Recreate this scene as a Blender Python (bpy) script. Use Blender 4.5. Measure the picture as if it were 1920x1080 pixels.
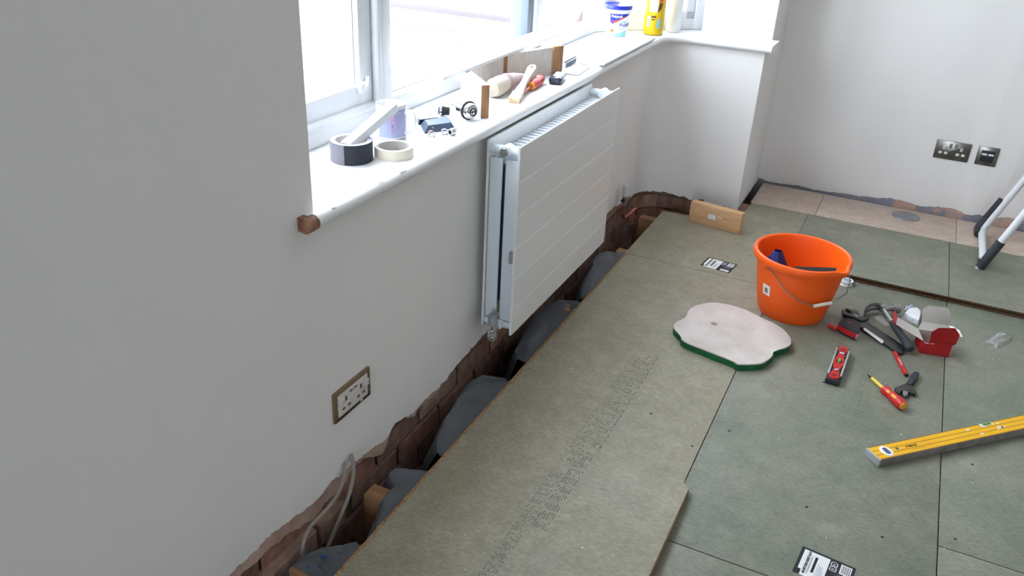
import bpy, bmesh, math, random
from mathutils import Vector, Matrix, noise
random.seed(7)
PI = math.pi
for o in list(bpy.data.objects): bpy.data.objects.remove(o)
SC = bpy.context.scene
COL = SC.collection

# ------------------------------------------------------------------ camera
def cam_rot(yaw, pitch, roll):
    f = Vector((math.sin(yaw)*math.cos(pitch), math.cos(yaw)*math.cos(pitch), math.sin(pitch)))
    r = f.cross(Vector((0, 0, 1))).normalized(); u = r.cross(f)
    r2 = r*math.cos(roll)+u*math.sin(roll); u2 = -r*math.sin(roll)+u*math.cos(roll)
    return Matrix((r2, u2, -f)).transposed()
cd = bpy.data.cameras.new('camera'); cam = bpy.data.objects.new('camera', cd); COL.objects.link(cam)
cam.matrix_world = Matrix.Translation((0, 0, 1.413)) @ cam_rot(math.radians(-24.5184), math.radians(-27.2628), math.radians(2.9569)).to_4x4()
cd.sensor_width = 36; cd.lens = 1568.97/1920*36; cd.clip_start = .02; cd.clip_end = 200
SC.camera = cam

# ------------------------------------------------------------------ world and light
SKY = 12.0
w = bpy.data.worlds.new('overcast_sky'); SC.world = w; w.use_nodes = True
bg = w.node_tree.nodes['Background']; bg.inputs[0].default_value = (.78, .89, 1, 1); bg.inputs[1].default_value = SKY
def portal(loc, rot, sx, sy):
    l = bpy.data.lights.new('window_portal', 'AREA'); l.shape = 'RECTANGLE'; l.size = sx; l.size_y = sy
    l.cycles.is_portal = True
    o = bpy.data.objects.new('window_portal', l); COL.objects.link(o); o.location = loc; o.rotation_euler = rot
portal((-1.36, 2.42, 1.44), (0, -PI/2, 0), 1.36, 2.34)
portal((-1.12, 3.77, 1.44), (PI/2, 0, PI+PI/4), .56, 1.36)
portal((.5, -4.52, 1.1), (PI/2, 0, 0), 1.3, 2.1)
SC.view_settings.view_transform = 'Standard'; SC.view_settings.look = 'None'
SC.view_settings.exposure = 0.10; SC.view_settings.gamma = 1; SC.view_settings.use_curve_mapping = False

# ------------------------------------------------------------------ materials
MATS = {}
def S(c):  # sRGB 0-255 to linear
    return tuple((x/255/12.92 if x/255 <= .04045 else ((x/255+.055)/1.055)**2.4) for x in c)+(1,)
def mat(name, c, rough=.5, metal=0, c2=None, vs=8, vc=.5, bump=0, bs=60, spec=.5, stretch=(1, 1, 1), trans=0, alpha=1, coat=0, sharp=.35, emis=None):
    if name in MATS: return MATS[name]
    m = bpy.data.materials.new(name); m.use_nodes = True; nt = m.node_tree; N = nt.nodes; L = nt.links
    b = N['Principled BSDF']; b.inputs['Base Color'].default_value = S(c); b.inputs['Roughness'].default_value = rough
    b.inputs['Metallic'].default_value = metal; b.inputs['Specular IOR Level'].default_value = spec
    b.inputs['Transmission Weight'].default_value = trans; b.inputs['Coat Weight'].default_value = coat; b.inputs['Alpha'].default_value = alpha
    tc = N.new('ShaderNodeTexCoord'); mp = N.new('ShaderNodeMapping'); mp.inputs['Scale'].default_value = stretch
    L.new(tc.outputs['Object'], mp.inputs['Vector'])
    if c2 is not None:
        n = N.new('ShaderNodeTexNoise'); n.inputs['Scale'].default_value = vs; n.inputs['Detail'].default_value = 6; n.inputs['Roughness'].default_value = .6
        L.new(mp.outputs[0], n.inputs['Vector'])
        r = N.new('ShaderNodeValToRGB'); r.color_ramp.elements[0].position = max(0, vc-sharp/2); r.color_ramp.elements[1].position = min(1, vc+sharp/2)
        r.color_ramp.elements[0].color = S(c); r.color_ramp.elements[1].color = S(c2)
        L.new(n.outputs['Fac'], r.inputs[0]); L.new(r.outputs[0], b.inputs['Base Color'])
    if bump:
        n2 = N.new('ShaderNodeTexNoise'); n2.inputs['Scale'].default_value = bs; n2.inputs['Detail'].default_value = 5
        L.new(mp.outputs[0], n2.inputs['Vector'])
        bp = N.new('ShaderNodeBump'); bp.inputs['Strength'].default_value = bump; bp.inputs['Distance'].default_value = .004
        L.new(n2.outputs['Fac'], bp.inputs['Height']); L.new(bp.outputs[0], b.inputs['Normal'])
    MATS[name] = m; return m
def chipboard(name, ca, cb, speck=.10):
    """floor-grade chipboard: blotchy tint, stretched fibre relief, a few dark chips"""
    m = bpy.data.materials.new(name); m.use_nodes = True; nt = m.node_tree; N = nt.nodes; L = nt.links; b = N['Principled BSDF']
    tc = N.new('ShaderNodeTexCoord'); oi = N.new('ShaderNodeObjectInfo'); ad = N.new('ShaderNodeVectorMath'); ad.operation = 'ADD'
    cx = N.new('ShaderNodeCombineXYZ'); mu = N.new('ShaderNodeMath'); mu.operation = 'MULTIPLY'; mu.inputs[1].default_value = 9
    L.new(oi.outputs['Random'], mu.inputs[0]); L.new(mu.outputs[0], cx.inputs[2]); L.new(tc.outputs['Object'], ad.inputs[0]); L.new(cx.outputs[0], ad.inputs[1])
    def nz(scale, det, st=(1, 1, 1), rot=0):
        mp = N.new('ShaderNodeMapping'); mp.inputs['Scale'].default_value = st; mp.inputs['Rotation'].default_value = (0, 0, rot)
        n = N.new('ShaderNodeTexNoise'); n.inputs['Scale'].default_value = scale; n.inputs['Detail'].default_value = det; n.inputs['Roughness'].default_value = .6
        L.new(ad.outputs[0], mp.inputs[0]); L.new(mp.outputs[0], n.inputs['Vector']); return n
    def ramp(n, p0, p1, c0, c1):
        r = N.new('ShaderNodeValToRGB'); r.color_ramp.elements[0].position = p0; r.color_ramp.elements[1].position = p1
        r.color_ramp.elements[0].color = c0; r.color_ramp.elements[1].color = c1; L.new(n.outputs['Fac'], r.inputs[0]); return r
    def mul(a, bb, fac=1, mode='MULTIPLY'):
        x = N.new('ShaderNodeMix'); x.data_type = 'RGBA'; x.blend_type = mode; x.inputs[0].default_value = fac
        L.new(a, x.inputs[6]); L.new(bb, x.inputs[7]); return x.outputs[2]
    big = ramp(nz(2.6, 4), .36, .64, S(ca), S(cb))
    fib = nz(150, 5, (.45, 1, 1), .5); fr = ramp(fib, .3, .7, (.78, .78, .77, 1), (1.17, 1.16, 1.14, 1))
    mid = nz(16, 6); mr = ramp(mid, .3, .7, (.87, .87, .87, 1), (1.1, 1.1, 1.1, 1))
    fine = nz(420, 3, (.5, 1, 1), .5); fnr = ramp(fine, .25, .4, (1-speck*4, 1-speck*4, 1-speck*4, 1), (1, 1, 1, 1))
    c = mul(mul(mul(big.outputs[0], fr.outputs[0]), mr.outputs[0]), fnr.outputs[0])
    dust = ramp(nz(7, 8), .60, .74, (0, 0, 0, 1), (1, 1, 1, 1))
    x = N.new('ShaderNodeMix'); x.data_type = 'RGBA'; x.inputs[7].default_value = S((178, 172, 162)); L.new(c, x.inputs[6])
    mm = N.new('ShaderNodeMath'); mm.operation = 'MULTIPLY'; mm.inputs[1].default_value = .3; L.new(dust.outputs[0], mm.inputs[0]); L.new(mm.outputs[0], x.inputs[0])
    L.new(x.outputs[2], b.inputs['Base Color'])
    b.inputs['Roughness'].default_value = .5; b.inputs['Specular IOR Level'].default_value = .45
    bp = N.new('ShaderNodeBump'); bp.inputs['Strength'].default_value = .6; bp.inputs['Distance'].default_value = .003
    L.new(fib.outputs['Fac'], bp.inputs['Height']); L.new(bp.outputs[0], b.inputs['Normal'])
    MATS[name] = m; return m
def glass(name, tint=(1, 1, 1), refl=.06):
    m = bpy.data.materials.new(name); m.use_nodes = True; nt = m.node_tree; N = nt.nodes; L = nt.links; N.remove(N['Principled BSDF'])
    t = N.new('ShaderNodeBsdfTransparent'); t.inputs[0].default_value = (*tint, 1); g = N.new('ShaderNodeBsdfGlossy'); g.inputs['Roughness'].default_value = .02
    lw = N.new('ShaderNodeLayerWeight'); lw.inputs[0].default_value = .25
    mu = N.new('ShaderNodeMath'); mu.operation = 'MULTIPLY_ADD'; mu.inputs[1].default_value = .22; mu.inputs[2].default_value = refl*.2
    x = N.new('ShaderNodeMixShader'); L.new(lw.outputs['Fresnel'], mu.inputs[0]); L.new(mu.outputs[0], x.inputs[0]); L.new(t.outputs[0], x.inputs[1]); L.new(g.outputs[0], x.inputs[2])
    L.new(x.outputs[0], N['Material Output'].inputs[0]); MATS[name] = m; return m

m_wall = mat('wall_paint', (242, 237, 234), .75, c2=(239, 234, 231), vs=2.2, spec=.25, bump=.02, bs=25)
m_ceil = mat('ceiling_paint', (243, 242, 240), .9)
m_under = mat('undercoat_plaster', (208, 180, 164), .95, c2=(172, 142, 126), vs=14, bump=.6, bs=45, spec=.1)
m_pledge = mat('plaster_edge', (196, 178, 166), .95, c2=(150, 124, 110), vs=30, bump=.5, bs=80, spec=.1)
m_brick = [mat('brick_%s' % n, c, .95, c2=c2, vs=18, bump=.8, bs=60, spec=.1) for n, c, c2 in
           (('red', (172, 130, 114), (136, 100, 88)), ('brown', (156, 124, 110), (120, 94, 84)), ('dusty', (182, 150, 134), (146, 116, 104)))]
m_mortar = mat('old_mortar', (160, 140, 128), .95, c2=(112, 92, 82), vs=12, bump=.9, bs=35, spec=.1)
m_soil = mat('sub_floor_soil', (74, 58, 50), 1, c2=(44, 34, 30), vs=9, bump=1, bs=20, spec=.05)
m_white = mat('white_gloss_paint', (238, 238, 240), .35, spec=.5, c2=(232, 231, 231), vs=3)
m_sill = mat('chipped_sill_paint', (240, 239, 239), .4, c2=(236, 234, 232), vs=6)
m_bare = mat('bare_sill_wood', (176, 132, 108), .8, c2=(120, 78, 60), vs=60, bump=.4, bs=120)
m_upvc = mat('white_upvc', (240, 241, 244), .25)
m_gasket = mat('black_gasket', (40, 40, 44), .6)
m_greyfr = mat('grey_frame_side', (120, 128, 140), .3)
m_glass = glass('window_glass')
m_green = chipboard('green_chipboard', (121, 125, 109), (140, 137, 123))
m_green2 = chipboard('olive_chipboard', (150, 142, 121), (158, 150, 133), .06)
m_pink = chipboard('pink_chipboard', (194, 172, 158), (206, 187, 173), .03)
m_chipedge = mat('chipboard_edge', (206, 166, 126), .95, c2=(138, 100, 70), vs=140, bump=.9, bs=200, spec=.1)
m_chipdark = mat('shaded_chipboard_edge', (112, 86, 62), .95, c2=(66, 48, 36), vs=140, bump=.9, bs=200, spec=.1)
m_joist = mat('joist_timber', (176, 132, 94), .85, c2=(146, 104, 72), vs=8, stretch=(1, 8, 8), bump=.2)
m_pine = mat('pine_offcut', (226, 184, 140), .7, c2=(206, 160, 116), vs=6, stretch=(1.5, 10, 10), bump=.2, bs=40)
m_barewood = mat('bare_brown_wood', (186, 140, 104), .8, c2=(160, 112, 78), vs=10, stretch=(8, 8, 1))
m_oldpaint = mat('flaking_cream_paint', (240, 232, 224), .7, c2=(208, 192, 178), vs=30, stretch=(6, 6, .6), vc=.62)
m_memb = mat('grey_membrane', (98, 101, 107), .7, c2=(84, 87, 93), vs=6, bump=.3, bs=30)
m_blueprint = mat('blue_print', (40, 70, 130), .7)
m_cable = mat('grey_cable', (150, 140, 134), .6)
m_rad = mat('radiator_enamel', (236, 235, 234), .22, spec=.5, coat=.2)
m_radin = mat('radiator_side_enamel', (226, 232, 238), .35)
m_chrome = mat('chrome', (225, 225, 228), .12, 1)
m_steel = mat('brushed_steel', (170, 170, 172), .35, 1)
m_dsteel = mat('dark_steel', (78, 76, 76), .38, .8)
m_blackp = mat('black_plastic', (32, 33, 37), .5)
m_rubber = mat('black_rubber', (38, 40, 44), .75, c2=(58, 60, 66), vs=30)
m_greyp = mat('grey_plastic', (150, 152, 156), .5)
m_copper = mat('aged_copper', (196, 120, 92), .35, .8, c2=(130, 78, 62), vs=40)
m_plate = mat('mirror_nickel_plate', (128, 125, 120), .25, 1)
m_brass = mat('brass_plate', (150, 130, 104), .3, .8)
m_ivory = mat('ivory_socket_plastic', (222, 214, 208), .5)
m_orange = mat('orange_plastic', (255, 98, 10), .42, c2=(252, 94, 9), vs=5)
m_wire = mat('galvanised_wire', (150, 148, 146), .35, .9)
m_offwhite = mat('off_white_plastic', (226, 214, 202), .5)
m_paper = mat('white_paper', (236, 234, 232), .8)
m_ink = mat('black_ink', (26, 26, 34), .7)
m_navy = mat('navy_cloth', (44, 58, 140), .8, c2=(32, 42, 100), vs=20)
m_foam = mat('white_foam', (222, 210, 204), .9, c2=(200, 186, 178), vs=7, bump=.7, bs=90, spec=.2)
m_gfoam = mat('green_foam', (18, 104, 56), .8, c2=(12, 82, 44), vs=20, bump=.3)
m_red = mat('red_plastic', (196, 28, 28), .45)
m_redb = mat('red_card', (172, 16, 18), .55)
m_dred = mat('dark_red_plastic', (120, 14, 18), .6)
m_card = mat('grey_card', (176, 168, 160), .85)
m_silver = mat('anodised_aluminium', (196, 196, 198), .35, .6)
m_yellow = mat('yellow_enamel', (242, 184, 16), .6, c2=(234, 172, 16), vs=9)
m_lvline = mat('dark_red_line', (120, 70, 20), .6)
m_lvside = mat('dull_aluminium_side', (150, 140, 138), .6, .3, c2=(120, 112, 110), vs=30)
m_green_vial = mat('green_vial', (120, 170, 80), .15)
m_sdyel = mat('yellow_insulation', (236, 196, 60), .45)
m_amber = mat('amber_grip', (236, 158, 50), .5)
m_clear = mat('clear_plastic_film', (236, 236, 240), .12, alpha=.30, coat=1)
m_tapeblk = mat('black_cloth_tape', (44, 48, 62), .55, c2=(36, 38, 50), vs=25)
m_tapegry = mat('dusty_tape_side', (150, 152, 166), .7, c2=(176, 176, 190), vs=60)
m_tapeflap = mat('paint_smeared_tape', (150, 146, 156), .7, c2=(206, 192, 186), vs=50, vc=.66, sharp=.1)
m_core = mat('cardboard_core', (204, 196, 190), .85)
m_mask = mat('cream_masking_tape', (254, 243, 224), .75)
m_maskside = mat('masking_tape_side', (242, 236, 226), .8)
m_mugw = mat('mug_glaze', (242, 240, 242), .15)
m_mugp = mat('mug_purple_print', (172, 154, 206), .25, c2=(166, 184, 220), vs=14, stretch=(1, 1, 1))
m_mugk = mat('mug_pink_print', (232, 186, 190), .25, c2=(150, 120, 176), vs=60)
m_bristle = mat('cream_bristles', (246, 236, 224), .9, c2=(230, 210, 192), vs=40, stretch=(1, 6, 6))
m_bristle2 = mat('yellow_bristles', (222, 190, 140), .9, c2=(236, 222, 190), vs=60)
m_mauve = mat('mauve_wrapped_handle', (196, 166, 172), .7, c2=(214, 198, 196), vs=30)
m_beech = mat('beech_handle', (226, 204, 184), .6)
m_sdred = mat('red_translucent_handle', (206, 62, 62), .35)
m_black_blue = mat('black_gloss_plastic', (40, 46, 66), .2)
m_slate = mat('slate_plastic', (74, 88, 112), .45)
m_filler_blue = mat('blue_lid', (36, 48, 170), .3)
m_lightblue = mat('pale_blue_print', (150, 214, 232), .4)
m_tubwhite = mat('white_tub', (238, 240, 244), .4)
m_redprint = mat('red_print', (226, 90, 60), .5)
m_yelbot = mat('yellow_bottle', (240, 200, 20), .4)
m_labelwht = mat('pale_label', (226, 228, 238), .6)
m_greyprint = mat('grey_print', (150, 156, 176), .7)
m_brownprint = mat('brown_photo_print', (96, 62, 52), .7)
m_ladder = mat('worn_white_tube', (226, 226, 228), .4, c2=(200, 192, 186), vs=26, vc=.72, sharp=.08)
m_disc = mat('dull_zinc_disc', (150, 150, 152), .45, .5, c2=(128, 128, 130), vs=20)
m_ground = mat('pale_gravel', (206, 204, 200), .9)
m_skipyel = mat('plant_yellow', (240, 224, 130), .6)
m_skipdk = mat('grey_steel_rail', (96, 88, 92), .7)
m_brownpost = mat('brown_timber_post', (128, 112, 106), .8)
m_render = mat('pale_render', (214, 206, 200), .9)

# ------------------------------------------------------------------ mesh helpers
class MB:
    def __init__(s): s.bm = bmesh.new(); s.mi = 0; s.M = Matrix()
    def mesh(s, vs, fs, mi=None):
        bv = [s.bm.verts.new(s.M @ Vector(v)) for v in vs]; out = []
        for f in fs:
            try: fc = s.bm.faces.new([bv[i] for i in f])
            except ValueError: continue
            fc.material_index = s.mi if mi is None else mi; out.append(fc)
        return bv, out
    def box(s, c, d, bev=0, rot=None, seg=2):
        r = rot or Matrix()
        if not isinstance(r, Matrix): r = Matrix.Rotation(r, 4, 'Z')
        vs = [tuple(Vector(c)+(r.to_3x3() @ Vector((x*d[0]/2, y*d[1]/2, z*d[2]/2)))) for x in (-1, 1) for y in (-1, 1) for z in (-1, 1)]
        bv, fc = s.mesh(vs, [(0, 1, 3, 2), (4, 6, 7, 5), (0, 4, 5, 1), (2, 3, 7, 6), (0, 2, 6, 4), (1, 5, 7, 3)])
        if bev:
            es = {e for f in fc for e in f.edges}
            bmesh.ops.bevel(s.bm, geom=list(es), offset=bev, segments=seg, affect='EDGES', profile=.5, material=-1)
        return s
    def bx(s, x0, x1, y0, y1, z0, z1, bev=0): return s.box(((x0+x1)/2, (y0+y1)/2, (z0+z1)/2), (x1-x0, y1-y0, z1-z0), bev)
    def prism(s, out, z0, z1, top=None, bev=0):
        n = len(out); a = sum(out[i][0]*out[(i+1) % n][1]-out[(i+1) % n][0]*out[i][1] for i in range(n))
        if a < 0: out = out[::-1]
        vs = [(x, y, z0) for x, y in out]+[(x, y, z1) for x, y in out]
        bv, fc = s.mesh(vs, [tuple(range(n-1, -1, -1)), tuple(range(n, 2*n))]+[(i, (i+1) % n, n+(i+1) % n, n+i) for i in range(n)])
        if top is not None: fc[1].material_index = top
        if bev: bmesh.ops.bevel(s.bm, geom=list(fc[1].edges), offset=bev, segments=2, affect='EDGES', profile=.5, material=-1)
        return s
    def lathe(s, prof, n=32, c=(0, 0, 0), M=None, a0=0, a1=2*PI, closed=False):
        M = M or Matrix(); full = abs(a1-a0-2*PI) < 1e-6; k = n if full else n+1; vs = []
        for j in range(k):
            a = a0+(a1-a0)*j/n
            for r, z in prof: vs.append(tuple(Vector(c)+(M.to_3x3() @ Vector((r*math.cos(a), r*math.sin(a), z)))))
        m = len(prof); fs = []
        for j in range(n):
            jn = (j+1) % k
            for i in range(m if closed else m-1):
                i2 = (i+1) % m; fs.append((j*m+i, jn*m+i, jn*m+i2, j*m+i2))
        bv, fc = s.mesh(vs, fs); bmesh.ops.remove_doubles(s.bm, verts=bv, dist=1e-6); return s
    def cyl(s, p0, p1, r0, r1=None, n=18):
        r1 = r0 if r1 is None else r1; p0 = Vector(p0); p1 = Vector(p1); d = p1-p0; q = d.to_track_quat('Z', 'Y').to_matrix().to_4x4()
        return s.lathe([(0, 0), (r0, 0), (r1, d.length), (0, d.length)], n, p0, q)
    def tube(s, pts, r, n=10, sq=1, up=None):
        pts = [Vector(p) for p in pts]; k = len(pts); rs = r if isinstance(r, (list, tuple)) else [r]*k; vs = []
        t0 = (pts[1]-pts[0]).normalized(); u = Vector(up) if up else (Vector((0, 0, 1)) if abs(t0.z) < .9 else Vector((1, 0, 0)))
        for i, p in enumerate(pts):
            t = (pts[min(i+1, k-1)]-pts[max(i-1, 0)]).normalized(); u = (u-t*u.dot(t)).normalized(); v = t.cross(u)
            for j in range(n):
                a = 2*PI*j/n; vs.append(tuple(p+(u*math.cos(a)*sq+v*math.sin(a))*rs[i]))
        fs = [(i*n+j, i*n+(j+1) % n, (i+1)*n+(j+1) % n, (i+1)*n+j) for i in range(k-1) for j in range(n)]
        s.mesh(vs, fs+[tuple(range(n-1, -1, -1)), tuple((k-1)*n+j for j in range(n))]); return s
    def grid(s, f, nu, nv):
        vs = [f(i/nu, j/nv) for i in range(nu+1) for j in range(nv+1)]
        s.mesh(vs, [(i*(nv+1)+j, (i+1)*(nv+1)+j, (i+1)*(nv+1)+j+1, i*(nv+1)+j+1) for i in range(nu) for j in range(nv)]); return s
    def sheet(s, pts, t=.0008, back=None):
        pts = [Vector(p) for p in pts]; nrm = Vector((0, 0, 0)); n = len(pts)
        for i in range(n): nrm += pts[i].cross(pts[(i+1) % n])
        nrm = nrm.normalized()*t
        vs = [tuple(p) for p in pts]+[tuple(p-nrm) for p in pts]
        fan = [(0, i, i+1) for i in range(1, n-1)]
        bv, fc = s.mesh(vs, fan+[(n, n+i+1, n+i) for i in range(1, n-1)]+[(i, n+i, n+(i+1) % n, (i+1) % n) for i in range(n)])
        if back is not None:
            for f in fc[n-2:]: f.material_index = back
        return s
    def text(s, txt, size, fn, mi=None, bold=0):
        c = bpy.data.curves.new('t', 'FONT'); c.body = txt; c.size = size; c.align_x = 'CENTER'; c.align_y = 'CENTER'; c.resolution_u = 2; c.offset = bold
        o = bpy.data.objects.new('t', c); COL.objects.link(o); dg = bpy.context.evaluated_depsgraph_get(); me = o.evaluated_get(dg).to_mesh()
        vs = [fn(v.co.x, v.co.y) for v in me.vertices]; fs = [tuple(p.vertices) for p in me.polygons]; s.mesh(vs, fs, mi)
        o.evaluated_get(dg).to_mesh_clear(); bpy.data.objects.remove(o); bpy.data.curves.remove(c); return s
    def build(s, name, mats, parent=None, loc=None, rotz=0, ang=35, recalc=True, mw=None):
        if recalc: bmesh.ops.recalc_face_normals(s.bm, faces=s.bm.faces[:])
        me = bpy.data.meshes.new(name); s.bm.to_mesh(me); s.bm.free()
        for m in (mats if isinstance(mats, (list, tuple)) else [mats]): me.materials.append(m)
        for p in me.polygons: p.use_smooth = True
        me.set_sharp_from_angle(angle=math.radians(ang))
        o = bpy.data.objects.new(name, me); COL.objects.link(o)
        if loc: o.location = loc
        o.rotation_euler = (0, 0, rotz)
        if mw is not None: o.matrix_world = mw
        if parent: o.parent = parent
        return o
def tag(o, label=None, cat=None, group=None, kind=None):
    if label: o['label'] = label
    if cat: o['category'] = cat
    if group: o['group'] = group
    if kind: o['kind'] = kind
    return o
def thing(name, label, cat, loc=(0, 0, 0), rotz=0, group=None, kind=None):
    o = bpy.data.objects.new(name, None); COL.objects.link(o); o.empty_display_size = .05
    o.location = loc; o.rotation_euler = (0, 0, rotz); return tag(o, label, cat, group, kind)
def lerp_tab(tab, x):
    if x <= tab[0][0]: return tab[0][1]
    for (a, b), (c, d) in zip(tab, tab[1:]):
        if x <= c: return b+(d-b)*(x-a)/(c-a)
    return tab[-1][1]
def fr(x, seed=0, oct=4, lac=2.1):
    v = 0; a = 1
    for _ in range(oct): v += a*noise.noise(Vector((x, seed*3.7, .5))); x *= lac; a *= .55
    return v
def arc(cx, cy, r, a0, a1, n): return [(cx+r*math.cos(a0+(a1-a0)*i/n), cy+r*math.sin(a0+(a1-a0)*i/n)) for i in range(n+1)]
def Rx(a): return Matrix.Rotation(a, 4, 'X')
def Ry(a): return Matrix.Rotation(a, 4, 'Y')
def Rz(a): return Matrix.Rotation(a, 4, 'Z')

# ================================================================== SETTING
XW = -1.035                                   # plane of the window wall
S_ARC0, S_ARC1 = 3.60, 3.60+.14*PI/2
S_END = S_ARC1+.313
def wpath(s, off=0):
    """point on the skim surface of wall_left, pushed `off` into the room"""
    if s <= S_ARC0: x, y, nx, ny = XW, s, 1, 0
    elif s <= S_ARC1:
        a = (s-S_ARC0)/.14; x, y, nx, ny = -.895-.14*math.cos(a), 3.60+.14*math.sin(a), math.cos(a), -math.sin(a)
    else: x, y, nx, ny = -.895+s-S_ARC1, 3.74+.005*(s-S_ARC1)/.313, 0, -1
    return x+nx*off, y+ny*off
RAG = [(-3, .05), (.92, .049), (.986, .051), (1.037, .054), (1.117, .043), (1.204, .031), (1.267, .04), (1.332, .034), (1.381, .03), (1.448, .021), (1.51, .011),
       (1.55, .033), (1.631, .017), (1.717, .015), (1.825, .011), (1.873, .032), (1.956, .034), (2.026, .046), (2.066, .049), (2.5, .06), (3.143, .077), (3.293, .067),
       (3.439, .052), (3.6, .03), (3.75, .022), (3.83, .012), (3.92, .006), (3.97, .018), (3.985, .002), (4.05, .006), (4.13, .001)]
def ragz(s): return lerp_tab(RAG, s)+.006*fr(s*18, 1)+.005*fr(s*70, 2, 3)+.010*max(0, fr(s*41, 6, 3)-.45)

# --- wall_left: skim coat with a torn lower edge
b = MB(); N = 900; front_t, front_b, bot_f, bot_k, nib = [], [], [], [], []
cols = [-4.6]+[.78+(S_END-.78)*i/N for i in range(N+1)]
vs = []; fs = []
for s in cols:
    z = ragz(s) if s > 0 else .05
    x, y = wpath(s); xk, yk = wpath(s, -.018); xc, yc = wpath(s, .002*abs(fr(s*25, 5))); 
    vs += [(x, y, .735), (x, y, z+.012), (xc, yc, z), (xk, yk, z+.004)]
for i in range(len(cols)-1):
    a = i*4; c = a+4; fs += [(a, a+1, c+1, c), (a+1, a+2, c+2, c+1)]
b.mesh(vs, fs)
vs2 = [vs[i*4+2] for i in range(len(cols))]+[vs[i*4+3] for i in range(len(cols))]; n = len(cols)
b.mesh(vs2, [(i, i+1, n+i+1, n+i) for i in range(n-1)], 1)
b.mesh([(XW, -4.6, .735), (XW, 1.27, .735), (XW, 1.27, 2.45), (XW, -4.6, 2.45)], [(0, 1, 2, 3)])
b.mesh([(XW, 1.27, .74), (-1.28, 1.27, .74), (-1.28, 1.27, 2.1), (XW, 1.27, 2.1)], [(0, 1, 2, 3)])
b.mesh([(XW, 1.27, 2.1), (XW, 3.75, 2.1), (XW, 3.75, 2.45), (XW, 1.27, 2.45)], [(0, 1, 2, 3)])
b.mesh([(XW, 1.27, 2.1), (-1.35, 1.27, 2.1), (-1.35, 4.0, 2.1), (-.58, 4.0, 2.1), (-.58, 3.75, 2.1), (XW, 3.75, 2.1)], [(0, 1, 2, 3, 4, 5)])
b.mesh([(XW, 3.75, 2.1), (-.58, 3.75, 2.1), (-.58, 3.75, 2.45), (XW, 3.75, 2.45)], [(0, 1, 2, 3)])
wall_left = b.build('wall_left', [m_wall, m_pledge], recalc=False)
tag(wall_left, 'pale grey-white plastered wall under the bay window, its lower edge torn away', kind='structure')
# masonry core behind the bricks (keeps daylight out of the void)
core_in = [wpath(-4.6, -.024)]+[wpath(S_ARC0+i*(S_ARC1-S_ARC0)/8, -.024) for i in range(9)]+[(-.60, 3.768), (-.60, 4.32)]
b = MB().prism(core_in+[(-1.1, 4.32), (-1.40, 4.0), (-1.40, -4.6)], -.6, .722)
tag(b.build('masonry_core', m_mortar, wall_left))
b = MB(); b.bx(-1.4, -1.04, -4.6, 1.262, .722, 2.46); b.bx(-1.4, -1.04, 1.262, 3.9, 2.105, 2.46); b.build('lintel_core', m_mortar, wall_left)
# undercoat band showing below the skim
b = MB(); vs = []; cc = [.78+(1.95-.78)*i/150 for i in range(151)]
for s in cc:
    zt = ragz(s)+.012; dep = max(.003, lerp_tab([(.78, .035), (1.0, .03), (1.15, .045), (1.3, .05), (1.36, .02), (1.42, .03), (1.5, .055), (1.56, .01), (1.66, .03), (1.75, .035), (1.8, .02), (1.9, .008), (1.95, .004)], s)+.010*fr(s*22, 9))
    dep += .014*max(0, min(1, (1.5-s)/.2)); x, y = wpath(s, -.005); k = .003*fr(s*40, 11); x2, y2 = wpath(s, -.004+k); x3, y3 = wpath(s, -.02)
    vs += [(x, y, zt), (x2, y2, zt-dep), (x3, y3, zt-dep+.006)]
b.mesh(vs, [q for i in range(150) for q in ((i*3, i*3+1, i*3+4, i*3+3), (i*3+1, i*3+2, i*3+5, i*3+4))])
tag(b.build('undercoat_band', m_under, wall_left, recalc=False), 'pinkish undercoat plaster showing below the torn skim')
# bricks
def brick_mesh(seed, L):
    rnd = random.Random(seed); b = MB(); b.box((0, 0, 0), (L, .10, .066), .0045, seg=1)
    for v in b.bm.verts: v.co += Vector((rnd.uniform(-1, 1), rnd.uniform(-1, 1), rnd.uniform(-1, 1)))*.0022
    bmesh.ops.recalc_face_normals(b.bm, faces=b.bm.faces[:]); me = bpy.data.meshes.new('brick'); b.bm.to_mesh(me); b.bm.free()
    me.materials.append(m_brick[seed % 3]); return me
BM = [brick_mesh(i, .213) for i in range(6)]; BH = [brick_mesh(i, .104) for i in range(6)]
def put_brick(s, z, half=False, off=0):
    o = bpy.data.objects.new('brick', random.choice(BH if half else BM)); COL.objects.link(o); o.parent = wall_left
    x, y = wpath(s, -.063+random.uniform(-.003, .002)+off); x1, y1 = wpath(s+.05); x0, y0 = wpath(s-.05)
    o.location = (x, y, z); o.rotation_euler = (random.uniform(-.02, .02), random.uniform(-.008, .008), math.atan2(y1-y0, x1-x0)+random.uniform(-.01, .01))
for ci, z in enumerate((.042, -.034, -.110, -.186, -.262)):
    s = .80+(.112 if ci % 2 else 0)
    while s < 3.52: put_brick(s, z+random.uniform(-.002, .002)); s += .2255
    if ci < 3:
        for k in range(3): put_brick(3.60+.05+k*.075, z, True)
        for k in range(2 if ci % 2 else 1): put_brick(S_ARC1+.10+k*.2, z-.0)
for s in (.86, 1.085): put_brick(s, -.075, off=.028)                        # corbelled footing course
put_brick(1.255, -.078, True, .026)

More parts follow.
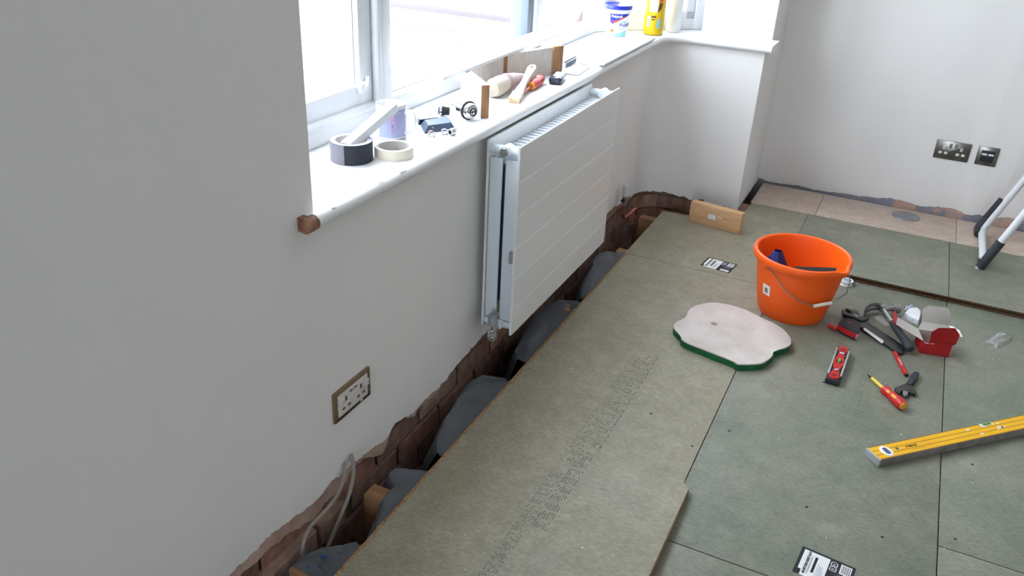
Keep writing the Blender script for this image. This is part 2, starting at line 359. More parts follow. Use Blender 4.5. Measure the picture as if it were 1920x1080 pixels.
# --- wall stub beside the bay and the wall above the return sill
b = MB(); b.bx(-.90, -.582, 3.882, 4.30, .748, 2.46, .004)
vs = []; fs = []; K = 40
for i in range(K+1):
    y = 3.745+(4.232-3.745)*i/K; z = .004+.004*fr(y*30, 3); vs += [(-.582, y, .735), (-.582, y, z-.008), (-.60, y, z-.008)]
for i in range(K): fs += [(i*3, i*3+1, i*3+4, i*3+3), (i*3+1, i*3+2, i*3+5, i*3+4)]
b.mesh(vs, fs); b.bx(-.60, -.583, 3.9, 4.30, .70, .76)
tag(b.build('wall_bay', m_wall), 'white wall return between the bay window and the socket wall', kind='structure')

# --- back wall with scuffed foot
m_scuff = mat('scuffed_wall_foot', (138, 136, 148), .9, c2=(192, 158, 140), vs=6, vc=.52, sharp=.06, bump=.4, bs=80)
b = MB(); b.bx(-.62, 3.4, 4.232, 4.36, -.6, 2.46); b.mi = 0
scb = b.build('wall_back', [m_scuff]); tag(scb, 'pale wall with the metal sockets and a scuffed unpainted foot', kind='structure')
b = MB(); vs = []; K = 500
BT = [(-.6, .012), (-.45, .005), (-.36, .010), (-.30, .004), (-.2, .012), (-.1, .016), (0, .022), (.05, .032), (.12, .028), (.2, .018), (.26, .034), (.33, .038), (.4, .02), (.48, .036), (.6, .045), (.8, .05), (3.4, .05)]
for i in range(K+1):
    x = -.60+4.0*(i/K)**1.4; z = max(.001, lerp_tab(BT, x)+.005*fr(x*20, 13)+.003*fr(x*80, 14, 2)); vs += [(x, 4.227, 2.45), (x, 4.227, z+.004), (x, 4.2285, z), (x, 4.234, z+.001)]
b.mesh(vs, [q for i in range(K) for q in ((i*4, i*4+1, i*4+5, i*4+4), (i*4+1, i*4+2, i*4+6, i*4+5), (i*4+2, i*4+3, i*4+7, i*4+6))])
b.build('paint_skin', m_wall, scb, recalc=False)

# --- the rest of the room, behind and beside the camera
tag(MB().bx(3.4, 3.5, -4.6, 4.4, -.6, 2.46).build('wall_right', m_wall), 'plain wall on the far side of the room', kind='structure')
b = MB(); b.bx(-1.4, -.15, -4.62, -4.5, -.6, 2.46); b.bx(1.15, 3.5, -4.62, -4.5, -.6, 2.46); b.bx(-.15, 1.15, -4.62, -4.5, 2.15, 2.46); b.bx(-.15, 1.15, -4.62, -4.5, -.6, -.001)
tag(b.build('wall_rear', m_wall), 'plain wall behind the viewer with a glazed opening', kind='structure')
tag(MB().bx(-1.45, 3.5, -4.62, 4.4, 2.45, 2.55).build('ceiling', m_ceil), 'plain white ceiling', kind='structure')
d = thing('door_1', 'glazed white patio door behind the viewer', None, (.5, -4.56, 0), kind='structure')
b = MB(); b.bx(-.65, -.58, -.03, .03, 0, 2.15); b.bx(.58, .65, -.03, .03, 0, 2.15); b.bx(-.04, .04, -.031, .031, .08, 2.08); b.bx(-.58, .58, -.03, .03, 2.08, 2.15); b.bx(-.58, .58, -.03, .03, 0, .09); b.build('frame', m_upvc, d)
for x in (-.31, .31): MB().bx(x-.275, x+.275, -.004, .004, .085, 2.085).build('pane', m_glass, d)

# --- window sill board
def offpath(o):
    pts = [(XW+o, 1.222), (XW+o, 3.60)]; r = .14-o
    pts += [(-.895-r*math.cos(a*PI/2/10), 3.60+r*math.sin(a*PI/2/10)) for a in range(1, 11)]
    return pts+[(-.553+(.0), 3.745-o)]
b = MB(); SIL = .752
front = offpath(.018)
top = front+[(-.551, 3.882), (-.88, 3.885), (-.905, 3.935), (-1.29, 3.565), (-1.29, 1.27), (XW-.002, 1.27), (XW-.002, 1.222)]
b.prism(top, .722, SIL)
prof = [(.015*math.cos(a), .015*math.sin(a)) for a in [(-PI/2+PI*i/8) for i in range(9)]]
vs = []; P = []
for p in front: P.append(p)
fullp = [(P[0][0], P[0][1])]; 
for (x0, y0), (x1, y1) in zip(P, P[1:]):
    k = max(1, int(math.hypot(x1-x0, y1-y0)/.04))
    for j in range(1, k+1): fullp.append((x0+(x1-x0)*j/k, y0+(y1-y0)*j/k))
for i, (x, y) in enumerate(fullp):
    a = fullp[max(0, i-1)]; c = fullp[min(len(fullp)-1, i+1)]; tx, ty = c[0]-a[0], c[1]-a[1]; l = math.hypot(tx, ty); nx, ny = ty/l, -tx/l
    for q, zz in prof: vs.append((x+nx*q, y+ny*q, .737+zz))
m9 = len(prof)
b.mesh(vs, [(i*m9+j, (i+1)*m9+j, (i+1)*m9+j+1, i*m9+j+1) for i in range(len(fullp)-1) for j in range(m9-1)])
b.mesh(vs[-m9:], [tuple(range(m9))])
sill = b.build('trim_1', m_sill); tag(sill, 'white painted window board with a rounded nose running round the bay', kind='structure')
b = MB(); pr = [(-1.036, 1.2145, z) for z in (.721, .753)]
b.lathe([(0, -.004), (.0165, -.002), (.0168, .010), (.0164, .028), (.012, .031)], 16, (XW+.0175, 1.221, .737), Rx(-PI/2))
b.bx(XW-.003, XW+.018, 1.219, 1.240, .7215, .7527, .002)
tag(b.build('bare_wood_end', m_bare, sill), 'raw broken wooden end of the window board')
m_chip = mat('chipped_paint_patch', (176, 164, 156), .8, c2=(206, 200, 196), vs=90)
b = MB(); rnd = random.Random(3)
for k in range(26):
    y = 1.3+rnd.random()**1.6*1.8; a = rnd.uniform(.9, 1.6); r = .0153; x = XW+.018+r*math.cos(a); z = .737+r*math.sin(a); L = rnd.uniform(.002, .012)
    q = [(y-L, a-.05), (y-L*.3, a+rnd.uniform(.05, .25)), (y+L*.8, a+rnd.uniform(0, .2)), (y+L, a-.1), (y, a-rnd.uniform(.1, .2))]
    b.mesh([(XW+.018+r*math.cos(t), yy, .737+r*math.sin(t)) for yy, t in q], [(0, 1, 2, 3, 4)])
tag(b.build('paint_chips', m_chip, sill, recalc=False), 'row of small paint chips along the sill nose', kind='stuff')

# --- windows
FX = -1.275
w1 = thing('window_1', 'white plastic bay window above the radiator', None, (0, 0, 0), kind='structure')
b = MB(); Z0, Z1 = SIL, 2.1
b.bx(-1.345, FX, 1.27, 3.58, Z0, .792, .004); b.bx(-1.346, FX-.001, 1.272, 1.315, Z0, Z1, .004); b.bx(-1.345, FX, 1.27, 3.58, 2.05, Z1, .004); b.build('frame', m_upvc, w1)
b = MB(); b.cyl((-1.292, 1.3, .795), (-1.292, 3.55, .795), .016); b.build('glazing_bead', m_upvc, w1)
for y0, y1 in ((1.872, 1.935), (2.885, 2.95)):
    b = MB(); b.bx(-1.345, FX, y0, y1, .78, 2.06, .005); b.cyl((-1.283, y0+.004, .79), (-1.283, y0+.004, 2.06), .012); b.build('mullion', m_upvc, w1)
b = MB(); b.bx(-1.355, -1.285, 2.835, 2.884, .80, 2.06, .003); b.build('grey_side_strip', m_greyfr, w1)  # plain grey strip as the side face of the second mullion
def sash(par, M, wd, name='sash', glassy=True, dark=False):
    b = MB(); b.M = M; t = .028
    b.bx(.05, wd-.05, -t+.001, t-.001, .80, .862, .004); b.bx(.05, wd-.05, -t+.001, t-.001, 2.0, 2.05, .004); b.bx(0, .058, -t, t, .80, 2.05, .006); b.bx(wd-.058, wd, -t, t, .80, 2.05, .006)
    o = b.build(name, m_upvc, par)
    g = MB(); g.M = M; g.bx(.056, wd-.056, -.004, .004, .86, 2.0); g.build('pane', m_glass, o)
    k = MB(); k.M = M
    for x in (.058, wd-.058): k.bx(x-.0025, x+.0025, -.012, .012, .86, 2.0)
    k.build('gasket', m_greyp, o)
    return o
Ml = Matrix.Translation((-1.322, 1.315, 0)) @ Rz(PI/2)
s1 = sash(w1, Ml, .555)
b = MB(); b.bx(-1.297, -1.282, 1.80, 1.835, .84, .87, .004); b.tube([(-1.284, 1.818, .858), (-1.276, 1.818, .862), (-1.274, 1.82, .885)], .005); b.build('handle', m_upvc, s1)
b = MB(); b.bx(-1.322, -1.314, 1.93, 2.89, .79, 2.06); b.build('pane', m_glass, w1)
b = MB(); b.bx(-1.330, -1.300, 1.93, 2.89, .785, .812, .003); b.build('glazing_gasket', m_greyp, w1)
s2 = sash(w1, Matrix.Translation((-1.33, 2.96, 0)) @ Rz(PI/2+.35), .54)
P1 = Vector((-1.285, 3.565, 0)); P2 = Vector((-.905, 3.935, 0)); dv = (P2-P1); ang = math.atan2(dv.y, dv.x); LW = dv.length
w2 = thing('window_2', 'narrow angled side light of the white bay window', None, (0, 0, 0), kind='structure')
Mw = Matrix.Translation(P1) @ Rz(ang)
b = MB(); b.M = Mw
b.bx(-.03, .055, -.03, .05, Z0, 2.1, .005); b.bx(LW-.055, LW+.01, -.012, .05, Z0, 2.1, .004); b.bx(0, LW, -.006, .05, Z0, .80, .004); b.bx(0, LW, -.01, .05, 2.04, 2.1, .004)
b.build('frame', m_upvc, w2)
b = MB(); b.M = Mw; b.bx(.055, LW-.055, .018, .026, .79, 2.05); b.build('pane', m_glass, w2)
b = MB(); b.M = Mw; b.bx(.056, .10, .0, .03, .79, 2.05, .005); b.bx(LW-.10, LW-.056, .0, .03, .79, 2.05, .005); b.bx(.056, LW-.056, 0, .03, .79, .835, .005)
b.build('sash_frame', m_upvc, w2)

# --- ground in the void and outdoors
b = MB(); b.grid(lambda u, v: (-1.1+4.6*u, -4.6+9*v, -.42+.03*noise.noise(Vector((u*20, v*30, 0)))), 60, 90)
tag(b.build('ground', m_soil), 'dark soil under the floor joists', kind='structure')
tag(MB().bx(-40, -1.40, -30, 40, -.6, -.42).build('driveway', m_ground), 'bright paved ground outside the window', kind='structure')
tag(MB().bx(-1.39, 40, -30, -4.63, -.6, -.12).build('patio', m_ground), 'pale paved ground behind the house', kind='structure')
tr = thing('yellow_trailer', 'yellow trailer with a dark top rail seen outside through the window', 'trailer', (-3.75, 7.2, -.42))
b = MB(); b.bx(-1.15, .95, -.03, .03, .47, .54, .01); b.build('top_rail', m_skipdk, tr)
b = MB(); b.bx(-1.1, .93, -.02, .02, .35, .46, .01); b.build('side_board', m_skipyel, tr)
b = MB(); b.bx(-1.1, .93, -.02, .02, .315, .325); b.build('lower_rail', m_skipdk, tr)
b = MB(); b.bx(-1.1, .93, .021, 1.5, .22, .31, .02); b.build('deck', m_render, tr)
for x in (-.35, .25): MB().lathe([(.08, -.07), (.20, -.07), (.22, -.05), (.22, .05), (.20, .07), (.08, .07)], 24, (x, .35, .22), Rx(PI/2), closed=True).build('wheel', m_render, tr)
st = thing('brown_post_frame', 'brown timber frame with a diagonal brace standing outside by the trailer', 'frame', (-2.25, 6.1, -.42))
b = MB(); b.bx(-.05, .05, -.05, .05, 0, 1.1); b.build('post', m_brownpost, st)
b = MB(); b.tube([(.0, 0, .95), (-.28, 0, .42)], .045, 4); b.build('brace', m_brownpost, st)
b = MB(); b.bx(-.35, .14, -.04, .04, .30, .38); b.build('rail', m_brownpost, st)
b = MB(); b.bx(-.33, .12, .04, .06, .02, .9); b.build('yellow_panel', m_skipyel, st)

# ================================================================== FLOOR
floor = thing('floor', 'loose green and pink chipboard flooring over open joists', None, kind='structure')
TH = .022
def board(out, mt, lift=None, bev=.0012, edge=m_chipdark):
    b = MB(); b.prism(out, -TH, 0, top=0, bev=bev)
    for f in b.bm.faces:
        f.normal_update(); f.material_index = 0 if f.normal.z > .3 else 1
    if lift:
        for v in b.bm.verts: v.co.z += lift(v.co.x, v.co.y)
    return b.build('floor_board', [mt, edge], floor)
def rect(x0, x1, y0, y1): return [(x0, y0), (x1, y0), (x1, y1), (x0, y1)]
g = .0012
# first board against the wall: near part of its right edge rides up over the next board
b = MB(); NY = 120
def a_lift(x, y):
    t = min(1, max(0, (1.745-y)/.05)); t = t*t*(3-2*t); f = max(0, (x+.878)/.6)
    return t*f*f*.020+max(0, min(1, (1.70-y)/.7))*f*.014
def a_right(y):
    t = min(1, max(0, (1.735-y)/.03)); return -.278-g+.022*t
rows = []; XS = 10
for i in range(NY+1):
    y = -.4+(3.0095+.4)*i/NY; xr = a_right(y)
    el = -.878+.0015*fr(y*60, 21, 3)
    ch = el+.011+.003*fr(y*90, 22, 3)
    rows.append([(el, y)]+[(ch+(xr-ch)*j/(XS-1), y) for j in range(XS)])
vs = [(x, y, a_lift(x, y)-(.004 if j == 0 else 0)) for r in rows for j, (x, y) in enumerate(r)]; nt_ = len(vs); vs += [(x, y, a_lift(x, y)-TH) for r in rows for x, y in r]
W_ = XS+1; b.mesh(vs, [(i*W_+j, i*W_+j+1, (i+1)*W_+j+1, (i+1)*W_+j) for i in range(NY) for j in range(1, XS)], 0); b.mesh(vs, [(i*W_, i*W_+1, (i+1)*W_+1, (i+1)*W_) for i in range(NY)], 1)
bv = b.bm.verts; b.bm.verts.ensure_lookup_table()
side = []
for i in range(NY): side += [(i*W_, (i+1)*W_, nt_+(i+1)*W_, nt_+i*W_), ((i+1)*W_+XS, i*W_+XS, nt_+i*W_+XS, nt_+(i+1)*W_+XS)]
for j in range(XS): side += [(j+1, j, nt_+j, nt_+j+1), (NY*W_+j, NY*W_+j+1, nt_+NY*W_+j+1, nt_+NY*W_+j)]
b.mesh(vs, side, 1)
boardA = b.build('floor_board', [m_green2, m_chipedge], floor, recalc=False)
tag(boardA, 'olive chipboard sheet along the open gap, printed with faint dotted marks')
boardB = board(rect(-.278+g, .322-g, 1.520+g, 3.30), m_green)
boardB2 = board(rect(-.278+g, .322-g, -.4, 1.520-g), m_green)
boardC = board(rect(.322+g, .922, 1.815+g, 3.30), m_green)
boardC2 = board(rect(.322+g, .922, -.4, 1.815-g), m_green)
board(rect(.9235, 2.2, -.4, 3.30), m_green); board(rect(2.2015, 3.38, -.4, 3.30), m_green)
board(rect(-1.0, 3.38, -4.48, -.4015), m_green)
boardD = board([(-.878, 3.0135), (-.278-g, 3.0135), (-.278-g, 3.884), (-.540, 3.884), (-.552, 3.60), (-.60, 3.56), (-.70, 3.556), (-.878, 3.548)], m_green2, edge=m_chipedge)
def e_lift(x, y): return .023*max(0, min(1, (3.884-y)/(3.884-3.235)))
def tg_board(x0, x1):
    """sheet whose tongue-and-groove front edge is lifted clear of the boards in front of it"""
    prof = [(3.236, 0), (3.884, 0), (3.884, -TH), (3.236, -TH), (3.236, -.015), (3.245, -.0135), (3.245, -.0085), (3.236, -.007)]
    K = 16; b = MB(); vs = [(x0+(x1-x0)*i/K, y, z+e_lift(0, y)) for i in range(K+1) for y, z in prof]; n = len(prof); fs = []; mi = []
    bv, _ = b.mesh(vs, [])
    b.bm.verts.ensure_lookup_table()
    for i in range(K):
        for j in range(n):
            f = b.bm.faces.new([bv[i*n+j], bv[i*n+(j+1) % n], bv[(i+1)*n+(j+1) % n], bv[(i+1)*n+j]]); f.material_index = 0 if j == 0 else 1
    for q in (0, K): f = b.bm.faces.new([bv[q*n+j] for j in range(n)]); f.material_index = 1
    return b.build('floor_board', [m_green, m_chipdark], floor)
boardE = tg_board(-.278+g, .322-g); boardF = tg_board(.322+g, 1.4); tg_board(1.4015, 3.38)
pinks = [board(rect(x0, x1, 3.8855, 4.205), m_pink) for x0, x1 in ((-.546, -.2495), (-.2480, .349), (.3505, .95), (.9515, 3.38))]
tag(pinks[1], 'dusty pink chipboard strip with a round metal cap by the socket wall')
MB().lathe([(0, .0035), (.056, .0035), (.061, .003), (.063, .0005), (.063, 0)], 40, (.132, 4.105, 0)).build('round_cap', m_disc, pinks[1])
# dotted factory printing on the first board: two rows of illegible dot-matrix marks
b = MB(); rnd = random.Random(11)
def dots(x0, y0, y1, hgt, dash):
    y = y0
    while y > y1:
        gl = [(i, j) for i in range(4) for j in range(6) if rnd.random() < .58]
        if rnd.random() < .12: y -= .04; continue
        for i, j in gl:
            cx = x0+hgt*(j/5-.5); cy = y-.007*i; L = .0023*dash; wv = .0011
            b.mesh([(cx-wv, cy-L, a_lift(cx, cy)+.0004), (cx+wv, cy-L, a_lift(cx, cy)+.0004), (cx+wv, cy+L, a_lift(cx, cy)+.0004), (cx-wv, cy+L, a_lift(cx, cy)+.0004)], [(0, 1, 2, 3)])
        y -= .036
dots(-.578, 2.26, 1.15, .030, .8); dots(-.538, 2.29, 1.42, .034, 1.1)
y = 2.30
while y > 1.45:
    L = rnd.uniform(.004, .012); x = -.518
    b.mesh([(x-.0012, y-L, .0004), (x+.0012, y-L, .0004), (x+.0012, y, .0004), (x-.0012, y, .0004)], [(0, 1, 2, 3)]); y -= L+rnd.uniform(.004, .03)
m_fade = mat('faded_print', (78, 76, 68), .8)
tag(b.build('dotted_marking', m_fade, boardA, recalc=False), 'faded dot-matrix factory marks', kind='stuff')
b = MB(); y = 2.72
while y > 2.28:
    L = rnd.uniform(.003, .011); x = .107-(2.72-y)*.045
    b.mesh([(x-.001, y-L, .0004), (x+.001, y-L, .0004), (x+.001, y, .0004), (x-.001, y, .0004)], [(0, 1, 2, 3)])
    for _ in range(3):
        x2 = x-rnd.uniform(.004, .034); y2 = y+rnd.uniform(-.01, .01); b.mesh([(x2, y2, .0004), (x2+.0016, y2, .0004), (x2+.0016, y2+.002, .0004), (x2, y2+.002, .0004)], [(0, 1, 2, 3)])
    y -= L+rnd.uniform(.004, .018)
tag(b.build('dotted_marking', m_fade, boardB, recalc=False), kind='stuff')
# product stickers stuck to the boards
def sticker(parent, o, ex, ey, big):
    o = Vector((*o, .0006)); ex = Vector((*ex, 0)); ey = Vector((*ey, 0))
    def P(u, v, z=0): p = o+ex*u+ey*v; return (p.x, p.y, p.z+z)
    b = MB()
    def quad(u0, u1, v0, v1, mi, z): b.mesh([P(u0, v0, z), P(u1, v0, z), P(u1, v1, z), P(u0, v1, z)], [(0, 1, 2, 3)], mi)
    b.mesh([P(0, 0, 0), P(1, 0, 0), P(1, 1, 0), P(0, 1, 0), P(0, 0, -.0005), P(1, 0, -.0005), P(1, 1, -.0005), P(0, 1, -.0005)], [(0, 1, 2, 3), (0, 4, 5, 1), (1, 5, 6, 2), (2, 6, 7, 3), (3, 7, 4, 0)], 0)
    h = .0002
    quad(.06, .54, 0, .93, 1, h)
    quad(.285, .335, .22, .80, 0, 2*h)
    for k, (u, l) in enumerate(((.37, .5), (.395, .42), (.415, .46), (.435, .4), (.455, .44), (.475, .3))): quad(u, u+.008, .12, .12+l, 2, 2*h)
    quad(.015, .12, .0, .20, 0, 2*h) if big else quad(.07, .10, .02, .16, 0, 2*h)
    b.mesh([P(.03, .02, 3*h), P(.10, .02, 3*h), P(.125, .10, 3*h), P(.10, .18, 3*h), P(.03, .18, 3*h)], [(0, 1, 2, 3, 4)], 0)
    for vv in (.55, .72):                                                           # two house-shaped pictograms
        u0 = .575; c = [(u0, vv-.07+.1), (u0+.11, vv+.03), (u0+.11, vv+.15), (u0+.055, vv+.19), (u0, vv+.15)]
        for (a0, a1), (c0, c1) in zip(c, c[1:]+c[:1]):
            d = Vector((c0-a0, c1-a1)); nn = Vector((-d.y, d.x)).normalized()*.007
            b.mesh([P(a0-nn.x, a1-nn.y, h), P(c0-nn.x, c1-nn.y, h), P(c0+nn.x, c1+nn.y, h), P(a0+nn.x, a1+nn.y, h)], [(0, 1, 2, 3)], 1)
        quad(u0+.03, u0+.08, vv+.06, vv+.12, 2, h)
    quad(.745, .945, .58, .93, 1, h)
    for k in range(8): quad(.77+k*.02, .77+k*.02+(.012 if k % 2 else .006), .62, .90, 0, 2*h)
    quad(.66, .94, .05, .22, 1, h); quad(.69, .85, .10, .12, 2, 2*h); quad(.69, .80, .15, .17, 2, 2*h)
    quad(.70, .92, .38, .40, 2, h); quad(.70, .86, .44, .46, 2, h); quad(.74, .90, .49, .51, 2, h)
    ax = ey.normalized(); bx_ = ex.normalized(); sc = ey.length
    def tmap(cu, cv):
        c0 = o+ex*cu+ey*cv
        return lambda x, y: tuple(c0+ax*x-bx_*y+Vector((0, 0, 3*h)))
    b.text('MOISTURE RESISTANT', sc*.083, tmap(.175, .50), 0, .0004)
    b.text('P5 CHIPBOARD FLOORING', sc*.052, tmap(.235, .46), 0)
    return b.build('sticker', [m_ink, m_paper, m_greyprint], parent, recalc=False)
tag(sticker(boardD, (-.579, 3.060), (.120, -.013), (.012, .097), False), 'black and white product sticker between bucket and open gap')
tag(sticker(boardB, (.023, 1.561), (.121, -.015), (.010, .094), True), 'large black and white product sticker at the near end of the boards')
# screw heads in the boards, paint flecks on top
b = MB()
for x, y in ((-.445, 1.99), (-.225, 2.02), (-.30, 1.90), (.02, 1.80), (.20, 1.78), (.36, 1.86), (.40, 2.2), (-.40, 3.35), (.1, 3.5), (-.02, 2.42), (.45, 2.35)):
    b.lathe([(0, .0005), (.0035, .0005), (.004, 0)], 8, (x, y, (.0 if y < 3.2 else e_lift(0, y)) if x > -.278 else .0))
tag(b.build('screw_heads', m_ink, floor), kind='stuff')
b = MB(); rnd = random.Random(5)
for k in range(150):
    x = rnd.uniform(-.85, .9); y = rnd.uniform(1.2, 4.18); r = rnd.uniform(.0007, .0020)*(1.6 if rnd.random() < .12 else 1); a = rnd.random()*6
    z = (a_lift(x, y) if x < -.28 and y < 3.0 else e_lift(x, y) if (y > 3.24 and y < 3.88 and x > -.27) else 0)+.0006
    if 3.885 < y and rnd.random() < .2: r *= 2.2
    if (-.54 < x < -.13 and 2.31 < y < 2.74) or math.hypot(x+.194, y-2.86) < .13: continue
    b.mesh([(x+r*math.cos(a+t)*k2, y+r*math.sin(a+t)*k2, z) for t, k2 in ((0, 1.4), (1.3, .8), (2.4, 1.1), (3.6, .9), (5, .7))], [(0, 1, 2, 3, 4)])
tag(b.build('paint_flecks', m_paper, recalc=False), 'tiny white paint flecks scattered over the floorboards', 'paint flecks', kind='stuff')

# ================================================================== VOID: joists, membrane, cables, pipe
def joist(y, x0, lab, w_=.047):
    b = MB(); b.bx(x0, 3.3, y-w_/2, y+w_/2, -.172, -TH-.0005, .002)
    return tag(b.build('floor_joist', m_joist), lab, 'joist', 'floor joists under the boards')
joist(1.0685, -.988, 'wooden joist end lowest in the gap, partly under the grey sheet')
joist(1.352, -.985, 'clean square joist end jutting from under the board near the cables')
joist(1.895, -.992, 'joist end tucked behind the big grey sheet below the socket wall')
joist(2.50, -.93, 'joist end in shadow under the radiator')
joist(3.075, -.93, 'joist end beside the grey sheet past the radiator')
joist(3.486, -.962, 'pale joist by the copper pipe at the far end of the gap')
def membrane(tab, zt, lab, seed, drop=.22):
    y0, y1 = tab[0][0], tab[-1][0]; b = MB()
    def f(u, v):
        y = y0+(y1-y0)*u; xo = lerp_tab(tab, y)
        crest = zt+.012*math.sin(u*PI)+.012*noise.noise(Vector((u*4, seed, 0)))
        if v < .55:
            t = v/.55; x = -.868+(xo+.868)*t; z = -.0215+(crest+.0215)*t
        else:
            t = (v-.55)/.45; x = xo-.02*math.sin(t*PI)-.03*t; z = crest-drop*t-.012*t
        k = (.016*noise.noise(Vector((u*5+seed, v*4, seed)))+.010*(abs(noise.noise(Vector((u*9+seed*2, v*3, seed+7))))-.25))*min(1, max(0, (-.885-x)/.03))
        return (x+k, y+k*.6+.02*noise.noise(Vector((v*5, seed, u*2))), z+k*.8)
    b.grid(f, 28, 26)
    o = b.build('membrane_sheet', m_memb, ang=60); md = o.modifiers.new('t', 'SOLIDIFY'); md.thickness = .0015
    return tag(o, lab, 'membrane', 'grey membrane in the floor gap')
mm1 = membrane([(1.045, -.93), (1.06, -.975), (1.10, -.978), (1.125, -.95), (1.18, -.905)], -.02, 'grey membrane scrap with blue print lowest in the gap', 1, .12)
membrane([(1.24, -.885), (1.326, -.922), (1.39, -.930), (1.405, -.962), (1.43, -.969), (1.455, -.945), (1.475, -.905)], -.018, 'crumpled grey membrane strip draped past the joist end', 2, .16)
membrane([(1.56, -.912), (1.6, -.936), (1.736, -.970), (1.875, -.990), (1.955, -.980), (1.97, -.91)], -.022, 'large grey membrane sheet bulging beside the brickwork', 3, .2)
membrane([(2.10, -.93), (2.142, -.953), (2.346, -.99), (2.458, -.985), (2.535, -.975), (2.57, -.91)], -.028, 'dark grey membrane sheet hanging under the radiator', 4, .3)
membrane([(2.60, -.905), (2.871, -.962), (3.00, -.99), (3.05, -.962), (3.065, -.905)], -.026, 'grey membrane sheet beyond the radiator near the board joint', 5, .2)
b = MB()
for q in (((-.955, 1.085), (-.945, 1.10), (-.93, 1.108)), ((-.95, 1.06), (-.94, 1.075), (-.925, 1.078))):
    b.tube([(x, y, -.0135) for x, y in q], .005, 5, .3)
b.build('blue_print', m_blueprint, mm1)
def smooth_path(pts, k=6):
    P = [Vector(p) for p in pts]; out = []
    for i in range(len(P)-1):
        p0 = P[max(0, i-1)]; p1 = P[i]; p2 = P[i+1]; p3 = P[min(len(P)-1, i+2)]
        for j in range(k):
            t = j/k; out.append(.5*((2*p1)+(p2-p0)*t+(2*p0-5*p1+4*p2-p3)*t*t+(3*p1-p0-3*p2+p3)*t**3))
    return out+[P[-1]]
b = MB(); b.tube(smooth_path([(-1.03, 1.345, .075), (-1.012, 1.33, .045), (-1.0, 1.292, .002), (-1.0, 1.232, -.061), (-.995, 1.165, -.125), (-.97, 1.14, -.25)]), .0052, 8)
tag(b.build('flat_cable', m_cable), 'straight grey cable dropping from the torn plaster into the gap', 'cable')
b = MB(); b.tube(smooth_path([(-1.03, 1.322, .065), (-1.018, 1.298, .042), (-1.006, 1.25, .022), (-1.0, 1.19, .022), (-1.0, 1.137, .016), (-.998, 1.11, -.008), (-.996, 1.104, -.05), (-.985, 1.11, -.14)]), .0048, 8)
tag(b.build('grey_cable', m_cable), 'looping grey cable curving out from the torn plaster', 'cable')
pv = thing('pipe_valve', 'white capped valve on a bent copper pipe past the radiator', 'valve', (-1.0, 3.335, 0))
b = MB(); b.lathe([(0, .168), (.010, .168), (.0135, .164), (.0155, .122), (.0155, .118), (0, .118)], 18); b.build('valve_cap', mat('white_valve_cap', (214, 211, 208), .5), pv)
b = MB(); b.cyl((0, 0, .086), (0, 0, .120), .012); b.lathe([(.006, -.034), (.0125, -.034), (.0135, -.02), (.0135, 0), (0, 0), (0, -.02), (.006, -.02)], 16, (0, 0, .104), Rx(PI/2)@Ry(0)); b.cyl((0, 0, .07), (0, 0, .088), .009, .012, 6); b.build('valve_body', m_steel, pv)
b = MB(); b.cyl((0, -.034, .104), (0, -.022, .104), .008); b.build('valve_opening', m_ink, pv)
b = MB(); b.tube(smooth_path([(0, 0, .072), (0, .002, .03), (.004, .012, .012), (.014, .05, .016), (.024, .088, .030), (.03, .100, .020), (.03, .104, -.02), (.028, .106, -.2)]), .0078, 10)
b.lathe([(.0078, -.01), (.0098, -.008), (.0098, .008), (.0078, .01)], 12, (0.03, .104, -.012)); b.lathe([(.0078, -.01), (.0098, -.008), (.0098, .008), (.0078, .01)], 12, (0, .001, .045)); b.build('copper_pipe', m_copper, pv)

# ================================================================== RADIATOR
rad = thing('radiator', 'white double panel radiator with horizontal grooves hung below the window', 'radiator', (-.955, 2.4, 0))
RX0, RX1 = -.050, .050; RY = .4
def round_rect(w, z0, z1, r, n=4):
    o = []
    for cx, cz, a in ((w-r, z0+r, -PI/2), (w-r, z1-r, 0), (-w+r, z1-r, PI/2), (-w+r, z0+r, PI)):
        o += [(cx+r*math.cos(a+PI/2*i/n), cz+r*math.sin(a+PI/2*i/n)) for i in range(n+1)]
    return o
def yz_plate(b, out, x0, x1):
    M0 = b.M; b.M = M0 @ Matrix(((0, 0, 1, 0), (1, 0, 0, 0), (0, 1, 0, 0), (0, 0, 0, 1))); b.prism(out, x0, x1); b.M = M0
b = MB(); yz_plate(b, round_rect(RY-.002, .122, .716, .008), RX0-.006, RX0); b.build('back_panel', m_rad, rad)
# front panel: six flat bands separated by five shallow V grooves
zs = [.122, .21, .31, .41, .51, .61, .712]; prof = [(RX1-.001, .122), (RX1-.001+.001, .123)]
prof = [(RX1, .122)]
for z in zs[1:-1]: prof += [(RX1, z-.0024), (RX1-.003, z+.0012), (RX1, z+.0016)]
prof += [(RX1, .708), (RX1-.0015, .712), (RX1-.004, .712), (RX1-.006, .708), (RX1-.006, .122)]
b = MB(); n = len(prof); ys = [-RY-.006, -RY-.005, RY+.005, RY+.006]; vs = []
for k, y in enumerate(ys):
    for x, z in prof: vs.append((x-(.0012 if k in (0, 3) else 0), y, z))
fs = [(k*n+i, k*n+(i+1) % n, (k+1)*n+(i+1) % n, (k+1)*n+i) for k in range(3) for i in range(n)]+[tuple(range(n-1, -1, -1)), tuple(3*n+i for i in range(n))]
b.mesh(vs, fs); b.build('front_panel', m_rad, rad, ang=20)
for x0, x1, nm in ((RX0, RX0+.011, 'water_panel'), (RX1-.018, RX1-.008, 'water_panel')):
    b = MB(); b.bx(x0+.002, x1, -RY+.02, RY-.02, .165, .660, .003); b.build(nm, m_radin, rad)
for sgn in (-1, 1):
    for x0, x1 in ((RX0+.001, RX0+.040), (RX1-.050, RX1-.007)):
        b = MB(); b.bx(x0, x1, sgn*(RY-.012)-.004, sgn*(RY-.012)+.004, .158, .665, .003); b.build('end_cover', m_radin, rad)
b = MB()
